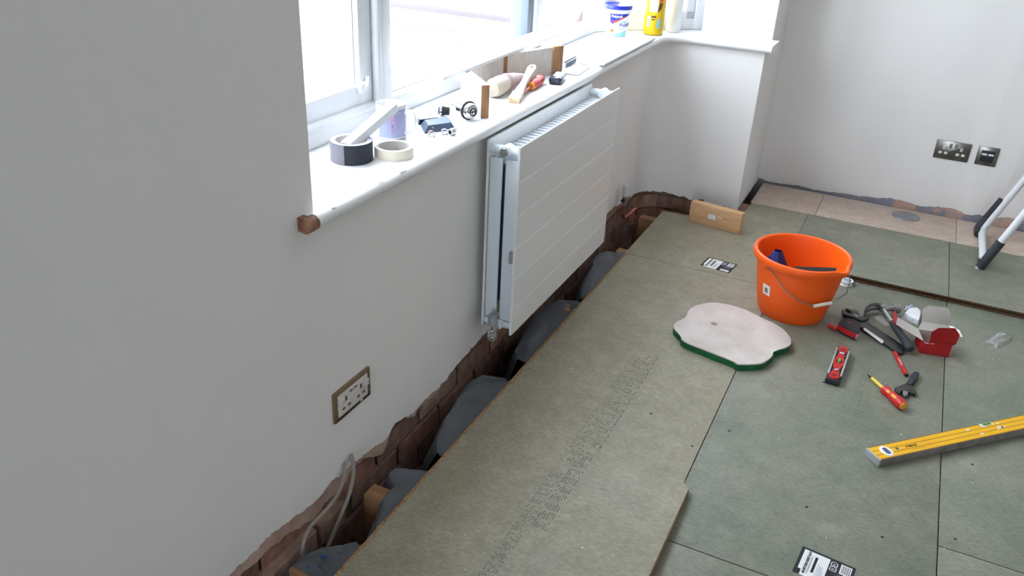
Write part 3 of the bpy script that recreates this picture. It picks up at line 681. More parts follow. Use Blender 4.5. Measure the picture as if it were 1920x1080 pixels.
for k in range(26):
    y = -RY+.05+k*(2*RY-.10)/25; b.bx(RX0+.0135, RX1-.020, y-.0062, y+.0062, .20, .676, .001)
tag(b.build('convector_fins', m_radin, rad), kind='stuff')
b = MB(); b.bx(RX0+.0125, RX1-.0195, -RY+.03, RY-.03, .21, .640); b.build('fin_gap_shade', m_slate, rad)  # added dark plate, its colour stands in for shade between the fins
for sgn in (-1, 1):
    for z in (.690, .142):
        b = MB(); y = sgn*(RY-.018); b.cyl((RX0, y, z), (RX1-.006, y, z), .0125); b.lathe([(0, -.02), (.0145, -.02), (.0165, -.016), (.0165, .016), (.0145, .02), (0, .02)], 18, (0, y, z), Rx(PI/2)); b.build('header_tee', m_radin, rad)
b = MB(); b.cyl((0, -RY-.002, .690), (0, -RY-.010, .690), .0125, .0115); b.build('blanking_plug', m_steel, rad)
b = MB(); b.bx(RX1-.020, RX1-.007, -RY-.0085, -RY+.002, .36, .395, .002); tag(b.build('clip', m_greyp, rad), 'grey plastic clip')
va = MB(); va.cyl((0, -RY-.002, .142), (0, -RY-.03, .142), .010); va.cyl((0, -RY-.034, .160), (0, -RY-.034, .124), .0125); va.cyl((0, -RY-.034, .124), (0, -RY-.034, .106), .009)
for z in (.116, .130, .142): va.lathe([(.009, -.003), (.0155, -.002), (.0155, .002), (.009, .003)], 6, (0, -RY-.034, z))
v = va.build('valve', m_chrome, rad); tag(v, 'chrome radiator valve')
b = MB(); b.lathe([(0, .196), (.011, .196), (.013, .192), (.0145, .160), (0, .160)], 18, (0, -RY-.034, 0)); tag(b.build('valve_cap', m_greyp, v), 'grey plastic valve cap')

# ================================================================== SOCKETS
so = thing('wall_socket', 'double wall socket without its cover plate, brass edge showing, low on the window wall', 'socket', (XW, 1.364, .241))
so.rotation_euler = (0, 0, PI/2)      # local x runs along the wall, local -y into the room
def plate(b, w_, h_, t, r=.004, y0=0): # plate on the local xz plane, proud towards -y
    M0 = b.M; b.M = M0 @ Matrix(((1, 0, 0, 0), (0, 0, -1, -y0), (0, 1, 0, 0), (0, 0, 0, 1)))
    b.prism([(x, z) for x, z in round_rect(w_/2, -h_/2, h_/2, r)], 0, t, bev=.0012); b.M = M0
b = MB(); plate(b, .147, .084, .006); b.build('back_frame', m_brass, so)
b = MB(); plate(b, .118, .060, .003, .002, .0055)
for x, z in ((-.05, .031), (.05, .031), (-.028, .031), (.03, -.031), (-.060, 0), (.060, .0)): b.bx(x-.004, x+.004, -.0095, -.0086, z-.003, z+.003)
o = b.build('socket_insert', m_ivory, so)
b = MB(); h = -.0087
for x in (-.030, .030):
    for dx, dz, sx, sz in ((0, .010, .0035, .006), (-.011, -.013, .005, .003), (.011, -.013, .005, .003)): b.bx(x+dx-sx, x+dx+sx, h-.0005, h+.0005, dz-sz, dz+sz)
for x in (-.009, .009): b.bx(x-.006, x+.006, h-.0005, h+.0005, .018, .022)
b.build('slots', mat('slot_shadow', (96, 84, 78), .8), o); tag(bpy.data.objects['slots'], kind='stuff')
for x in (-.049, .049):
    b = MB(); b.box((x, -.011, .012), (.012, .009, .022), .002, Rx(.25)); b.build('rocker_switch', m_ivory, so)
def plug_holes(b, cx, y):
    for dx, dz, sx, sz in ((0, .010, .0052, .0075), (-.0115, -.014, .0065, .0055), (.0115, -.014, .0065, .0055)): b.bx(cx+dx-sx, cx+dx+sx, y-.0006, y, dz-sz, dz+sz, .0004)
def dark_slots(b, cx, y):
    for dx, dz, sx, sz in ((0, .010, .0018, .0036), (-.0115, -.014, .0026, .0012), (.0115, -.014, .0026, .0012)): b.bx(cx+dx-sx, cx+dx+sx, y-.0004, y, dz-sz, dz+sz)
ds = thing('double_socket', 'mirror-polished double socket plate on the far wall', 'socket', (.250, 4.2268, .308))
b = MB(); plate(b, .146, .086, .004); b.build('face_plate', m_plate, ds)
for cx in (-.036, .036):
    b = MB(); plug_holes(b, cx, -.004); o = b.build('pin_holes', m_paper, ds); tag(o, kind='stuff')
    b = MB(); dark_slots(b, cx, -.0047); tag(b.build('slots', m_ink, o), kind='stuff')
for x in (-.011, .011):
    b = MB(); b.box((x, -.006, .022), (.012, .006, .020), .0015, Rx(.15)); b.build('rocker_switch', m_steel, ds)
do = thing('data_outlet', 'square polished outlet plate with two white inserts beside the double socket', 'socket', (.394, 4.2268, .3085))
b = MB(); plate(b, .086, .086, .004); b.build('face_plate', m_plate, do)
b = MB(); b.bx(-.027, .027, -.0052, -.003, -.026, .026, .0006); b.build('module', m_blackp, do)
for x in (-.0135, .0135):
    b = MB(); b.bx(x-.0105, x+.0105, -.0065, -.005, .004, .012, .0005); b.build('shutter', m_paper, do)

# ================================================================== THINGS ON THE WINDOW BOARD
Z = SIL
def roll(name, label, loc, r, r2, h, mats, label_n=40):
    t = thing(name, label, 'tape', loc); b = MB()
    b.lathe([(r2+.003, 0), (r, 0), (r, h), (r2+.003, h)], label_n, closed=True)
    for f in b.bm.faces:
        f.normal_update(); f.material_index = 1 if abs(f.normal.z) > .5 else 0
    b.build('tape_winding', mats[:2], t); b = MB(); b.lathe([(r2, .0), (r2+.003, 0), (r2+.003, h), (r2, h)], label_n, closed=True); b.build('cardboard_core', mats[2], t); return t
bt = roll('cloth_tape_roll', 'roll of black cloth tape with a paint-smeared loose end', (-1.156, 1.575, Z), .050, .038, .048, (m_tapeblk, m_tapegry, m_core))
b = MB(); b.grid(lambda u, v: (.0506*math.cos(-2.65+1.35*u), .0506*math.sin(-2.65+1.35*u), .0005+.047*v), 16, 2); b.build('loose_end', m_tapeflap, bt)
roll('masking_tape_roll', 'flat roll of cream masking tape beside the mug', (-1.089, 1.654, Z), .0475, .037, .024, (m_mask, m_maskside, m_core))
mg = thing('mug', 'white mug with a purple picture print and a looped handle', 'mug', (-1.176, 1.778, Z))
b = MB(); b.lathe([(0, .001), (.033, .0), (.037, .003), (.0395, .008), (.0395, .086), (.0385, .0885), (.037, .087), (.0365, .01), (.03, .006), (0, .006)], 40); b.build('mug_body', m_mugw, mg)
b = MB(); b.grid(lambda u, v: (.0398*math.cos(-1.9+2.0*u), .0398*math.sin(-1.9+2.0*u), .008+.072*v), 24, 8); b.build('picture_print', m_mugp, mg)
b = MB(); o2 = [(-.22, .030), (-.40, .048), (-.30, .062), (0, .066), (.28, .058), (.34, .044), (.16, .022), (0, .014)]
b.mesh([(.0402*math.cos(-.95+a), .0402*math.sin(-.95+a), z) for a, z in o2], [tuple(range(8))]); b.build('pink_patch', m_mugk, mg)
b = MB()
for k in range(6): b.tube([(.0402*math.cos(-1.15+.13*k+d), .0402*math.sin(-1.15+.13*k+d), .068+dz) for d, dz in ((0, .008), (.03, 0), (.06, .007), (.08, .001))], .0005, 4)
tag(b.build('white_scribble', m_paper, mg), kind='stuff')
b = MB(); a = .05; dx, dy = math.cos(a), math.sin(a)
b.tube(smooth_path([(.036*dx, .036*dy, .070), (.056*dx, .056*dy, .074), (.066*dx, .066*dy, .060), (.066*dx, .066*dy, .040), (.056*dx, .056*dy, .022), (.036*dx, .036*dy, .018)]), .0045, 10, 1.2); b.build('handle', m_mugw, mg)
# plastic trunking offcut leaning in the black tape roll
d0 = Vector((-1.152, 1.548, Z+.040)); d1 = Vector((-1.138, 1.728, Z+.098)); dd = (d1-d0); L = dd.length
q = dd.to_track_quat('Y', 'Z').to_matrix().to_4x4(); Mt = Matrix.Translation(d0) @ q
tk = tag(thing('trunking_offcut', 'white plastic trunking offcut leaning out of the black tape roll', 'trunking', d0))
tk.rotation_euler = q.to_euler()
b = MB(); b.bx(-.014, .014, 0, L, .006, .008, .0006); b.build('lid', m_upvc, tk)
b = MB(); b.bx(.012, .014, 0, L, -.010, .006); b.bx(-.014, -.012, 0, L, -.010, .006); b.bx(-.014, .014, 0, L, -.012, -.010); b.build('channel', m_tubwhite, tk)
b = MB(); b.lathe([(0, .0084), (.004, .0084), (.004, .008)], 10, (0, L-.018, 0)); b.build('screw_hole', m_greyp, tk)
# black wedges and fittings
b = MB(); b.mesh([(-1.169, 1.908, Z), (-1.118, 1.846, Z), (-1.068, 1.925, Z), (-1.121, 1.99, Z), (-1.155, 1.908, Z+.017), (-1.120, 1.868, Z+.017), (-1.085, 1.926, Z+.017), (-1.121, 1.968, Z+.017)],
       [(3, 2, 1, 0), (4, 5, 6, 7), (0, 1, 5, 4), (1, 2, 6, 5), (2, 3, 7, 6), (3, 0, 4, 7)])
tag(b.build('plastic_end_cap', m_slate), 'slate grey plastic end cap with sloping sides on the sill', 'end cap')
b = MB(); b.mesh([(-1.196, 1.932, Z), (-1.174, 1.905, Z), (-1.135, 1.965, Z), (-1.160, 1.99, Z), (-1.19, 1.932, Z+.013), (-1.175, 1.914, Z+.013), (-1.145, 1.962, Z+.013), (-1.162, 1.982, Z+.013)],
       [(3, 2, 1, 0), (4, 5, 6, 7), (0, 1, 5, 4), (1, 2, 6, 5), (2, 3, 7, 6), (3, 0, 4, 7)])
tag(b.build('plastic_end_cap', m_black_blue), 'dark blue plastic cap half hidden behind the slate one', 'end cap')
cn = thing('hose_connector', 'small black threaded connector with a silver band lying on the sill', 'fitting', (-1.165, 2.022, Z+.0145), .35)
b = MB(); b.lathe([(0, -.004), (.0125, -.004), (.0135, -.001), (.0125, .005), (.0115, .006), (.0115, .016), (.0105, .019), (0, .019)], 18, (0, 0, 0), Ry(PI/2)); b.build('connector_body', m_blackp, cn)
b = MB(); b.lathe([(.0136, -.006), (.0145, -.006), (.0145, -.001), (.0136, -.001)], 18, (0, 0, 0), Ry(PI/2), closed=True); b.build('band', m_chrome, cn)
b = MB(); b.cyl((-.012, 0, 0), (-.004, 0, 0), .011, .0125); b.build('nut', m_slate, cn)
cv = thing('chrome_fitting', 'chrome tapered waste fitting with a black sealing ring on the sill', 'fitting', (-1.078, 2.025, Z+.0265), math.atan2(2.025-2.06, .075))
b = MB(); b.lathe([(0, .012), (.014, .012), (.020, .008), (.0225, .0), (.0225, -.012), (.0185, -.016), (.0175, -.046), (.013, -.050), (.009, -.088), (.006, -.094), (0, -.094)], 24, (0, 0, 0), Rz(0)@Ry(PI/2)@Rx(0)); b.build('spindle', m_chrome, cv)
b = MB(); b.lathe([(.0225, -.004), (.0262, -.003), (.0262, .001), (.0225, .002)], 28, (-.008, 0, 0), Ry(PI/2), closed=True); b.build('seal_ring', m_rubber, cv)
b = MB(); b.lathe([(.009, .0125), (.012, .0125), (.012, .0135), (.009, .0135)], 18, (0, 0, 0), Ry(PI/2), closed=True); b.bx(.0126, .0136, -.004, .004, -.001, .001); b.bx(.0126, .0136, -.004, -.002, -.006, .001); b.build('valve_mark', m_gasket, cv); tag(bpy.data.objects['valve_mark'], kind='stuff')
for i, (x, y, lab, mt) in enumerate(((-1.092, 1.838, 'white plastic pipe clip nearest the masking tape', m_white), (-1.118, 1.905-.03, 'white plastic pipe clip with a copper end against the slate cap', m_white), (-1.072, 1.872, 'small clear clip between the white clip and the silver insert', m_silver))):
    t = thing('pipe_clip', lab, 'clip', (x, y, Z), .4*i, 'pipe clips on the sill')
    b = MB(); b.bx(-.009, .009, -.004, .004, 0, .003, .001); b.bx(-.009, -.006, -.004, .004, .002, .012, .0008); b.bx(.006, .009, -.004, .004, .002, .012, .0008); b.build('clip_body', mt, t)
    b = MB(); b.bx(-.007, .004, -.004, .003, .0122, .015, .001); b.build('copper_olive', m_copper if i < 2 else m_steel, t)
t = thing('pipe_insert', 'tiny silver ring insert with a black bore on the sill', 'fitting', (-1.052, 1.876, Z+.0095), 1.3-PI/2)
b = MB(); b.lathe([(.0062, -.006), (.0092, -.006), (.0095, 0), (.0085, .008), (.0062, .008)], 18, (0, 0, 0), Rx(PI/2), closed=True); b.lathe([(.0085, -.011), (.0095, -.010), (.0095, -.008), (.0085, -.008)], 18, (0, .0, 0), Rx(PI/2), closed=True); b.build('ring', m_chrome, t)
b = MB(); b.cyl((0, -.0045, 0), (0, .005, 0), .0062); b.build('bore', m_ink, t)
# timber offcuts propping a freshly painted plank
def upright_board(name, label, a, c, th, h, mats, mtf=None):
    a = Vector((*a, 0)); c = Vector((*c, 0)); d = c-a; L = d.length; t = thing(name, label, 'wood offcut', (a.x, a.y, Z), math.atan2(d.y, d.x)); return t, L
t, L = upright_board('painted_offcut', 'white painted timber offcut standing on edge with a bare brown end, nearest the mug', (-1.205, 2.198), (-1.064, 2.060), .022, .094, None)
b = MB(); b.bx(0, L-.001, 0, .024, 0, .0935, .001); b.build('board', m_white, t)
b = MB(); b.bx(L-.001, L, .0005, .0235, .0005, .093); tag(b.build('sawn_end', m_barewood, t), 'bare brown sawn end')
t, L = upright_board('old_cupboard_side', 'old cream painted board with bare brown strips standing on edge behind the brushes', (-1.248, 2.32), (-1.112, 2.672), .02, .094, None)
b = MB(); b.bx(0, L, 0, .018, 0, .0935, .001); b.build('board', m_oldpaint, t)
b = MB(); b.bx(L*.40, L*.445, -.0006, .001, 0, .093); tag(b.build('bare_strip', m_barewood, t), 'bare brown wood strip')
b = MB(); b.box((L+.022, .004, .048), (.044, .024, .096), .002, -.10); tag(b.build('bare_end_post', m_barewood, t), 'bare brown end post')
pk = tag(MB().bx(-1.262, -1.172, 2.035, 2.862, Z+.0945, Z+.1035, .001).build('painted_plank', m_white), 'long white painted plank resting across two timber offcuts by the glass', 'plank')
pk2 = MB(); pk2.bx(-1.10, -1.020, 2.90, 3.52, Z+.0005, Z+.0125, .001); pk2.bx(-1.021, -1.003, 2.90, 3.52, Z+.005, Z+.0125, .001)
tag(pk2.build('painted_plank', m_white), 'white painted strip lying along the sill edge in front of the filler tub', 'plank')
# brushes, screwdriver
fb = thing('fat_paint_brush', 'fat round paint brush with cream bristles and mauve wrapped handle', 'paint brush', (-1.135, 2.36, Z+.032), math.atan2(2.53-2.33, -1.15+1.16))
b = MB(); b.tube([(-.085, 0, -.004), (-.07, 0, -.003), (-.03, 0, 0), (0, 0, 0)], [.024, .030, .028, .024], 18); b.build('bristles', m_bristle, fb)
b = MB(); b.tube([(-.012, 0, 0), (.0, 0, 0), (.05, 0, .0), (.10, 0, -.004), (.145, 0, -.010)], [.0255, .026, .022, .015, .010], 16); b.build('wrapped_handle', m_mauve, fb)
for x in (-.006, .006):
    b = MB(); b.lathe([(.0245, -.003), (.028, -.002), (.028, .002), (.0245, .003)], 18, (x, 0, 0), Ry(PI/2), closed=True); b.build('twine', m_mauve, fb)
bb = thing('flat_paint_brush', 'slim paint brush with pale beech handle and yellowed tip resting on the fat brush', 'paint brush', (-1.066, 2.30, Z+.014))
dv3 = Vector((-1.150, 2.66, Z+.075))-Vector((-1.066, 2.30, Z+.014)); qb = dv3.to_track_quat('Y', 'Z'); bb.rotation_euler = qb.to_euler()
def flatp(b, prof, t):  # symmetric outline along +y with thickness t
    out = [(w_, y) for y, w_ in prof]+[(-w_, y) for y, w_ in reversed(prof)]; b.prism(out, -t/2, t/2, bev=.001)
b = MB(); flatp(b, [(-.04, .017), (-.03, .018), (0, .016)], .016); b.build('bristles', m_bristle2, bb)
b = MB(); flatp(b, [(-.004, .0165), (.018, .0165)], .018); b.build('ferrule', m_steel, bb)
b = MB(); flatp(b, [(.016, .015), (.05, .012), (.10, .009), (.16, .011), (.21, .0145), (.235, .012), (.245, .005)], .011); b.build('handle', m_beech, bb)
b = MB(); b.lathe([(0, .0062), (.005, .0062), (.005, .005)], 10, (0, .222, 0)); b.build('hang_hole', m_brownprint, bb)
sd = thing('red_screwdriver', 'red handled screwdriver with an orange collar beside the brushes on the sill', 'screwdriver', (-1.066, 2.335, Z+.012))
sdv = Vector((-1.096, 2.555, Z+.0165))-Vector((-1.066, 2.335, Z+.012)); sd.rotation_euler = sdv.to_track_quat('Z', 'Y').to_euler()
b = MB(); b.cyl((0, 0, -.02), (0, 0, .10), .004); b.build('insulated_shaft', m_sdred, sd)
b = MB(); b.lathe([(0, -.035), (.003, -.034), (.003, -.02), (0, -.02)], 8); b.build('tip', m_steel, sd)
b = MB(); b.lathe([(0, .094), (.012, .094), (.014, .100), (.012, .106), (0, .106)], 18); b.build('collar', m_amber, sd)
b = MB(); b.lathe([(0, .104), (.0125, .106), (.0165, .125), (.0150, .15), (.0165, .185), (.015, .205), (.009, .215), (0, .216)], 20); b.build('handle', m_sdred, sd)
b = MB(); b.box((.0, .0155, .17), (.010, .003, .020), .001); b.build('maker_patch', m_offwhite, sd)
bc = thing('black_block', 'glossy black rounded plastic block on the sill edge', 'plastic block', (-1.058, 2.600, Z), .22)
b = MB(); b.bx(-.021, .021, -.055, .055, .002, .024, .006); b.build('shell', m_black_blue, bc)
b = MB(); b.bx(-.012, .012, -.028, .035, .0235, .0246, .0004); b.build('pale_label', m_labelwht, bc)
sp = thing('scraper_plate', 'paint-splashed steel filling plate lying on the sill', 'scraper', (-1.083, 2.795, Z), .08)
b = MB(); b.prism([(-.048, -.075), (.04, -.085), (.046, -.078), (.046, .065), (.038, .075), (-.040, .078), (-.048, .07)], .0005, .0022); b.build('blade', m_greyprint, sp)
b = MB(); b.prism([(-.044, -.070), (.038, -.079), (.042, -.074), (.042, .062), (.036, .070), (-.038, .073), (-.044, .066)], .0022, .0026); b.build('paint_layer', m_paper, sp)
b = MB(); rnd = random.Random(8)
for k in range(14):
    x = rnd.uniform(-.035, .03); y = rnd.uniform(-.06, .06); r = rnd.uniform(.0015, .006); b.mesh([(x+r*math.cos(t)*rnd.uniform(.6, 1.3), y+r*math.sin(t)*rnd.uniform(.6, 1.6), .0029) for t in [i*PI/4 for i in range(8)]], [tuple(range(8))])
tag(b.build('paint_splashes', m_greyprint, sp, recalc=False), kind='stuff')
ab = thing('angle_piece', 'short grey plastic angle piece standing by the scraper plate', 'trim', (-1.117, 2.85, Z), .05)
b = MB(); b.bx(-.004, .004, -.062, .062, .002, .022, .0008); b.bx(-.030, .004, -.062, .062, .019, .022, .0008); b.build('angle_body', m_upvc, ab)
b = MB(); b.bx(.0042, .0055, -.055, .055, .003, .017); b.build('dark_face', m_slate, ab)
# filler tub
ft = thing('filler_tub', 'white filler tub with a blue lid and blue printed label on the sill', 'tub', (-1.183, 3.531, Z+.0005), 0)
def tr_(z): return .044+.011*(z/.105)
b = MB(); b.lathe([(0, 0), (.042, 0), (.044, .002), (tr_(.095), .095), (.0575, .097), (.0585, .111), (.054, .1115), (0, .1115)], 40); b.build('tub_body', m_tubwhite, ft)
b = MB(); b.lathe([(.0592, .110), (.0607, .112), (.0607, .1235), (.0585, .127), (.053, .1262), (.050, .1245), (0, .1240)], 40); b.build('lid', m_filler_blue, ft)
A0 = math.atan2(-3.531, 1.183)+.0
def wrap(off=.0006, rot=0, rf=tr_):
    def f(x, z): a = A0+rot+x/.05; r = rf(z)+off; return (r*math.cos(a), r*math.sin(a), z)
    return f
def patch(b, pts, off, rf=tr_, k=6, rot=0):
    """flat outline wrapped onto a round side, split into narrow slices so it follows the curve"""
    f = wrap(off, rot, rf); n = len(pts); dense = []
    for (x0, z0), (x1, z1) in zip(pts, pts[1:]+pts[:1]):
        for j in range(k): dense.append((x0+(x1-x0)*j/k, z0+(z1-z0)*j/k))
    bm2 = bmesh.new(); fc = bm2.faces.new([bm2.verts.new((x, z, 0)) for x, z in dense])
    xs = [p[0] for p in dense]; x = min(xs)+.005
    while x < max(xs):
        bmesh.ops.bisect_plane(bm2, geom=bm2.verts[:]+bm2.edges[:]+bm2.faces[:], plane_co=(x, 0, 0), plane_no=(1, 0, 0)); x += .005
    bm2.verts.index_update(); b.mesh([f(v.co.x, v.co.y) for v in bm2.verts], [tuple(v.index for v in p.verts) for p in bm2.faces]); bm2.free()
lb = MB(); patch(lb, [(-.030, .094), (.058, .094), (.050, .088), (-.003, .060), (-.018, .052), (-.030, .060)], .0006); lbl = lb.build('blue_label', m_filler_blue, ft, recalc=False)
b = MB(); f = wrap(.0012); b.text('Polycell', .0145, lambda x, y: f(x-.002, y+.0835), 0, .0004); b.build('brand_lettering', m_paper, lbl, recalc=False)
b = MB(); patch(b, [(-.022, .069), (-.012, .063), (.030, .083), (.042, .086), (-.008, .055), (-.022, .064)], .0010); b.build('red_tick', m_redprint, lbl, recalc=False)
b = MB(); f2 = wrap(.0008); b.text('Polyfilla', .021, lambda x, y: f2(x+.043, y+.048), 0, .0004); b.build('product_lettering', m_filler_blue, ft, recalc=False)
b = MB(); patch(b, [(.018, .062), (.040, .066), (.040, .058), (.018, .056)], .0007); b.build('pale_blue_flash', m_lightblue, ft, recalc=False); b = MB(); patch(b, [(-.02, .002), (.05, .002), (.055, .026), (.03, .020), (0, .012)], .0007); b.build('pale_blue_print', m_lightblue, ft, recalc=False)
b = MB(); patch(b, [(-.020+.0085*math.cos(t), .024+.0085*math.sin(t)) for t in [i*PI/6 for i in range(12)]], .0007, k=1); bd = b.build('yellow_badge', m_yelbot, ft, recalc=False)
b = MB(); patch(b, [(-.020+.0055*math.cos(t), .024+.0055*math.sin(t)) for t in [i*PI/6 for i in range(12)]], .0011, k=1); b.build('red_badge', m_redprint, bd, recalc=False)
b = MB(); patch(b, [(.0, .033), (.036, .034), (.036, .0325), (.0, .0315)], .0008); patch(b, [(.0, .029), (.030, .030), (.030, .0285), (.0, .0275)], .0008); b.build('small_print', m_greyprint, ft, recalc=False)
# yellow bottle
yb = thing('yellow_bottle', 'tall yellow bottle with a white instruction label at the sill corner', 'bottle', (-1.059, 3.661, Z+.0005))
rb = lambda z: .0435
b = MB(); b.lathe([(0, 0), (.038, 0), (.0425, .003), (.0435, .010), (.0435, .012), (.0430, .024), (.0435, .026), (.0435, .185), (.038, .200), (.018, .212), (.016, .225), (0, .225)], 40); b.build('bottle_body', m_yelbot, yb)
b = MB(); b.lathe([(0, .262), (.006, .262), (.010, .250), (.017, .245), (.0185, .222), (0, .222)], 24); b.build('cap', m_blackp, yb)
A0 = math.atan2(-3.661, 1.059)
b = MB(); patch(b, [(-.030, .098), (.012, .098), (.012, .150), (-.030, .150)], .0006, rb); lab2 = b.build('instruction_label', m_labelwht, yb, recalc=False)
b = MB()
for k in range(8): patch(b, [(-.027, .103+k*.0055), (.009-(k % 3)*.006, .103+k*.0055), (.009-(k % 3)*.006, .1048+k*.0055), (-.027, .1048+k*.0055)], .0010, rb)
tag(b.build('label_lines', m_greyprint, lab2, recalc=False), kind='stuff')
b = MB(); patch(b, [(-.036, .036), (-.019, .036), (-.019, .080), (-.036, .080)], .0006, rb); bcx = b.build('barcode_patch', m_paper, yb, recalc=False)
b = MB()
for k in range(7): patch(b, [(-.034, .040+k*.005), (-.021, .040+k*.005), (-.021, .0425+k*.005), (-.034, .0425+k*.005)], .0010, rb)
tag(b.build('barcode_lines', m_greyprint, bcx, recalc=False), kind='stuff')
b = MB(); patch(b, [(-.016, .074), (.008, .074), (.008, .082), (-.016, .082)], .0006, rb); patch(b, [(-.014, .064), (.003, .064), (.003, .069), (-.014, .069)], .0006, rb); b.build('black_panel', m_brownprint, yb, recalc=False); tag(bpy.data.objects['black_panel'], kind='stuff')
b = MB(); patch(b, [(.012, .095), (.032, .112), (.036, .135), (.018, .135)], .0006, rb); b.build('photo_print', m_brownprint, yb, recalc=False)
b = MB(); patch(b, [(.016, .136), (.036, .140), (.036, .155), (.016, .152)], .0006, rb); b.build('red_print', m_redprint, yb, recalc=False)
b = MB(); patch(b, [(.014, .030), (.033, .032), (.034, .070), (.015, .068)], .0006, rb); b.build('blue_photo', m_lightblue, yb, recalc=False)
b = MB()
for k in range(3): patch(b, [(-.014+k*.013, .162), (-.004+k*.013, .162), (-.004+k*.013, .174), (-.014+k*.013, .174)], .0006, rb)
tag(b.build('pictograms', m_labelwht, yb, recalc=False), kind='stuff')
wt = thing('white_bottle', 'plain white tube standing behind the yellow bottle', 'bottle', (-1.004, 3.782, Z+.0005))
b = MB(); b.lathe([(0, 0), (.031, 0), (.033, .003), (.033, .205), (.03, .215), (.012, .222), (0, .222)], 32); b.build('tube_body', m_tubwhite, wt)
b = MB(); b.lathe([(0, .27), (.004, .27), (.009, .22), (0, .22)], 16); b.build('nozzle', m_tubwhite, wt)

# ================================================================== THINGS ON THE FLOOR
bk = thing('bucket', 'orange plastic bucket with a wire handle and a barcode sticker', 'bucket', (-.194, 2.86, 0))
H_, R0, R1 = .232, .115, .157
def br(z): return R0+(R1-R0)*(z/H_)**.85
NA = 64; SP = math.radians(-28)
prof = [(0, .004), (R0-.012, .004), (R0-.006, 0), (R0-.001, .001), (R0, .006)]+[(br(.02+.2*i/10), .02+.2*i/10) for i in range(10)]+[(R1-.003, .205), (R1+.006, .2055), (R1+.0105, .212), (R1+.011, .224), (R1+.008, .231), (R1+.002, .2335), (R1-.004, .230), (R1-.006, .222)]
prof += [(br(.2-.19*i/8)-.0035, .2-.19*i/8) for i in range(9)]+[(0, .0075)]
b = MB(); b.lathe(prof, NA)
for v in b.bm.verts:
    if v.co.z > .15:
        a = math.atan2(v.co.y, v.co.x); d = (a-SP+PI) % (2*PI)-PI; k = math.exp(-(d/.17)**2)*max(0, (v.co.z-.15)/.082)**2
        r = math.hypot(v.co.x, v.co.y); v.co.x *= 1+.018*k/r; v.co.y *= 1+.018*k/r; v.co.z -= .006*k
b.build('bucket_body', m_orange, bk)
pa = math.radians(-131)
pv0 = Vector((math.cos(pa), math.sin(pa), 0)); dn = Vector((math.cos(pa+PI/2), math.sin(pa+PI/2), 0))
piv = pv0*(R1+.004)+Vector((0, 0, .210)); piv2 = -pv0*(R1+.004)+Vector((0, 0, .210))
def hp(c, d, z): return pv0*c+dn*d+Vector((0, 0, z))
g0 = hp(.050, .150, .101); g1 = hp(-.012, .166, .112)
wp = [piv, hp(.150, .045, .185), hp(.128, .088, .142), hp(.09, .125, .115), g0]
wp2 = [g1, hp(-.09, .150, .128), hp(-.14, .105, .150), hp(-.160, .04, .185), piv2]
b = MB(); b.tube(wp, .0019, 8); b.tube([g0, g1], .0019, 8); b.tube(wp2, .0019, 8); hd = b.build('wire_handle', m_wire, bk)
b = MB(); b.cyl(g0, g1, .0062, .0068, 16); tag(b.build('grip', m_offwhite, hd), 'off-white plastic grip')
for p in (piv, piv2):
    b = MB(); q = Vector((p.x, p.y, 0)).normalized(); b.cyl((p.x-q.x*.008, p.y-q.y*.008, .208), (p.x+q.x*.003, p.y+q.y*.003, .208), .010); b.build('handle_lug', m_orange, bk)
A0 = math.radians(-129); f = None
def bwrap(x, z, off): a = A0+x/.135; r = br(z)+off; return (r*math.cos(a), r*math.sin(a), z)
b = MB(); b.grid(lambda u, v: bwrap(-.015+.034*u, .088+.040*v, .0008), 6, 2); sk = b.build('barcode_sticker', m_paper, bk, recalc=False)
b = MB()
for k in range(9): x = -.006+k*.0018; b.mesh([bwrap(x, .096, .0013), bwrap(x+(.0012 if k % 2 else .0007), .096, .0013), bwrap(x+(.0012 if k % 2 else .0007), .116, .0013), bwrap(x, .116, .0013)], [(0, 1, 2, 3)])
tag(b.build('bars', m_ink, sk, recalc=False), kind='stuff')
# in the bucket
b = MB(); rnd = random.Random(2)
def cl(u, v):
    a = 2*PI*u; t = v; r = .078*math.sin(PI*(.06+.94*(1-t)))**.5*(1-.5*t)
    k = 1+.35*noise.noise(Vector((math.cos(a)*2, math.sin(a)*2, t*3+4)))
    return (-.262+r*math.cos(a)*k*.75-.016*t, 2.872+r*math.sin(a)*k*.7, .0085+.203*t)
b.grid(cl, 28, 18); tag(b.build('blue_cloth', m_navy), 'crumpled navy blue cloth poking up inside the bucket', 'cloth')
bt2 = thing('black_bar_tool', 'pair of flat black bars lying across inside the bucket', 'tool', (-.13, 2.875, .0))
for k in range(2):
    p0 = Vector((-.060, -.005+.016*k, .012)); p1 = Vector((.062, .012+.016*k, .188)); p0 = Vector((-.085, -.035+.018*k, .166)); p1 = Vector((.054, -.006+.018*k, .184))
    b = MB(); b.tube([p0, p1], .009, 4, .5); b.build('bar', mat('matt_black', (18, 18, 20), .7), bt2)
b = MB(); b.tube([(-.03, -.03, .012), (-.02, -.01, .17)], .010, 8); b.build('grip', m_blackp, bt2)
# PTFE tape reel
pf = thing('thread_tape_reel', 'small white reel of plumber\'s thread tape on the floor behind the bucket', 'tape', (-.038, 3.193, 0))
b = MB(); b.lathe([(.008, 0), (.0255, 0), (.0255, .0018), (.021, .002), (.021, .016), (.0255, .0162), (.0255, .018), (.008, .018)], 28, closed=True); b.build('reel', m_upvc, pf)
b = MB(); b.lathe([(.0075, .0182), (.012, .0182), (.012, .0188), (.0075, .0188)], 20, closed=True); b.lathe([(.016, .0182), (.019, .0182), (.019, .0186), (.016, .0186)], 24, closed=True); b.build('printed_ring', m_greyprint, pf); tag(bpy.data.objects['printed_ring'], kind='stuff')
